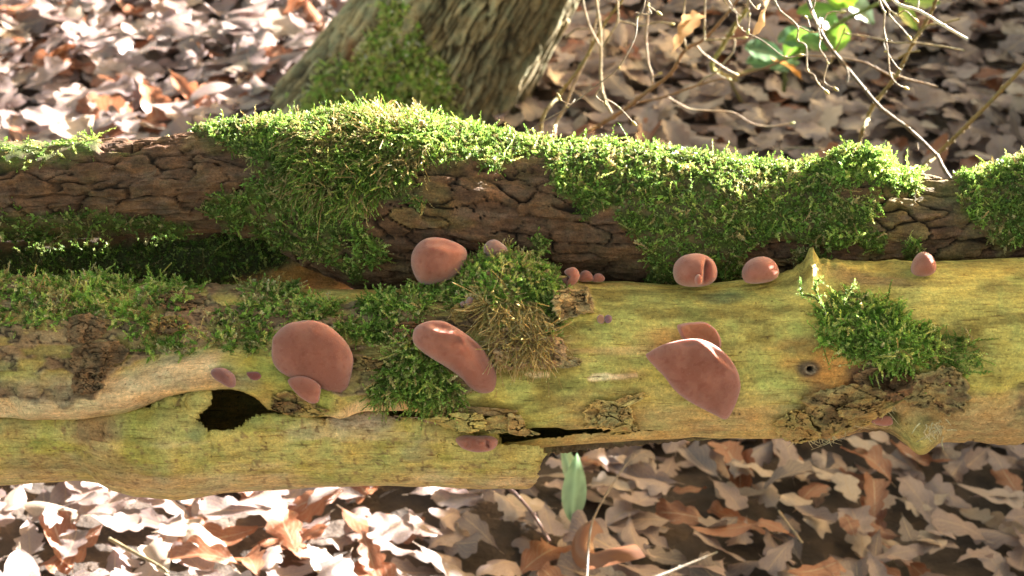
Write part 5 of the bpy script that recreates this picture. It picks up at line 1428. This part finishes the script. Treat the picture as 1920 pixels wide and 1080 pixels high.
# ------------------------------------------------------------------ loose things on the litter below the logs
gl = on_ground(1070, 935, .05)
gp_ = thing('green_blade', 'pale green glossy strap-shaped leaf pair standing up from the litter below the torn slab', 'plant', gl)
blade_leaf(gp_, on_ground(1072, 978, .02), UP * 1.0 + RT * .08, -FW + UP * .2, .068, .0125, (0.22, 0.33, 0.20), seed=31, cup=.5)
blade_leaf(gp_, on_ground(1085, 935, .03), UP * 1.0 - RT * .28, -FW + UP * .3, .062, .0085, (0.30, 0.42, 0.26), seed=32, cup=.6)
for pts, w0, w1, tone, lab in (
        ([(1100, 1085), (1104, 1020), (1112, 975), (1135, 930), (1160, 890), (1188, 852)], .0024, .0014, (0.20, 0.165, 0.14), 'thin grey stalk standing in the litter next to the green blade'),
        ([(925, 895), (965, 925), (1000, 965), (1030, 1015)], .0042, .003, (0.17, 0.10, 0.09), 'dark purple-brown twig lying under the torn end of the slab'),
        ([(1210, 1090), (1280, 1062), (1345, 1035)], .0036, .002, (0.27, 0.23, 0.18), 'short pale straight stick at the lower edge of the litter'),
        ([(1460, 958), (1480, 985), (1505, 1018)], .0028, .002, (0.33, 0.26, 0.18), 'short cream stick on a rust-brown leaf'),
        ([(205, 1010), (250, 1035), (300, 1062), (315, 1075)], .0036, .0026, (0.36, 0.28, 0.17), 'straw-coloured bent stalk on the sunlit litter'),
        ([(1448, 289), (1470, 280), (1500, 277), (1535, 278)], .0035, .0025, (0.36, 0.31, 0.26), 'pale curved twig on the litter behind the moss-covered log')):
    q = np.array([on_ground(a, b, .05) for a, b in pts])
    st = thing('twig', lab, 'twig', q[0], group='twigs on the leaf litter')
    twig(st, q, w0, w1, tone, 'stem', 80)
cl0 = on_ground(1150, 1010, .045)
v, f, uv, _ = leaf_mesh('curled_leaf', 'plain', 3, .3)
th = np.linspace(-2.1, 1.2, 20); rr_ = np.linspace(.030, .036, 20)
rib = []
for w_ in np.linspace(-1, 1, 6):
    rib.append(np.stack([np.cos(th) * (rr_ + .011 * w_), np.sin(th) * (rr_ + .011 * w_), .008 - .010 * w_ ** 2 + .004 * np.sin(th * 3)], -1))
rb = np.stack(rib, 1).reshape(-1, 3)
cl = obj('curled_leaf', mesh('curled_leaf', rb, grid_faces(20, 6), MAT['green_leaf'], np.broadcast_to([.22, .095, .05], rb.shape)))
cl.location = cl0; cl.rotation_euler = (R(20), 0, R(-120))
cl['label'], cl['category'] = 'shiny rust-red curled leaf on the litter beside the thin grey stalk', 'leaf'

# ------------------------------------------------------------------ unseen evergreen bushes, added beyond the frame to shade the litter
def bush(x, y, w, h, n, seed):
    r = np.random.default_rng(seed)
    zb = float(ground_z(x, y))
    b = thing('shade_bush', 'dark evergreen bush added out of view to shade the litter', 'bush', (x, y, zb), group='added shade bushes out of view')
    u = r.normal(0, 1, (n, 3)); u /= np.linalg.norm(u, axis=1)[:, None]
    u *= (r.random(n) ** .4)[:, None]
    u[:, 2] = np.abs(u[:, 2])
    c = u * np.array([w, w * .7, h]) * (1 + .2 * fbm(u[:, 0] * 3, u[:, 1] * 3 + u[:, 2] * 2, seed=seed, oc=2))[:, None] + [x, y, zb]
    a = r.normal(0, 1, (n, 3)); a /= np.linalg.norm(a, axis=1)[:, None]
    bb = np.cross(a, r.normal(0, 1, (n, 3))); bb /= np.linalg.norm(bb, axis=1)[:, None]
    L, W = r.uniform(.03, .055, n)[:, None], r.uniform(.012, .022, n)[:, None]
    v = np.stack([c - a * L, c + bb * W, c + a * L, c - bb * W], 1).reshape(-1, 3)
    i = np.arange(n) * 4
    cc = np.repeat(np.array([[.03, .06, .02]]) * r.uniform(.7, 1.5, (n, 1)), 4, 0)
    obj('crown', mesh('crown', v, np.stack([i, i + 1, i + 2, i + 3], -1), MAT['green_leaf'], cc, smooth=False, origin=(x, y, zb)), b)
    parts = [tube([(x, y, zb - .02), (x + r.normal(0, .05), y, zb + h * .4), (x + r.normal(0, .25), y + r.normal(0, .15), zb + h * .85)], [.02, .014, .005], sides=6) for _ in range(4)]
    v, f = join(parts)
    obj('stem', mesh('stem', v, f, MAT['twig'], np.broadcast_to([.14, .12, .08], v.shape), origin=(x, y, zb)), b)
    return b
BU = [(1.34, 1.50, .36, .53, 6000, 'dark evergreen bush added to cast shade, at the near end of the row beside the logs'), (1.36, 2.00, .36, .54, 6500, 'dark evergreen bush added to cast shade, second along the row from the log end'),
      (1.40, 2.50, .36, .53, 6500, 'dark evergreen bush added to cast shade, in the middle of the low row'), (1.44, 3.00, .36, .50, 6500, 'dark evergreen bush added to cast shade, next to the far end of the low row'), (1.46, 3.50, .38, .49, 6500, 'dark evergreen bush added to cast shade, at the far end of the low row')]
for i, (x_, y_, w_, h_, n_, lab) in enumerate(BU):
    bush(x_, y_, w_, h_, n_, i + 1)['label'] = lab
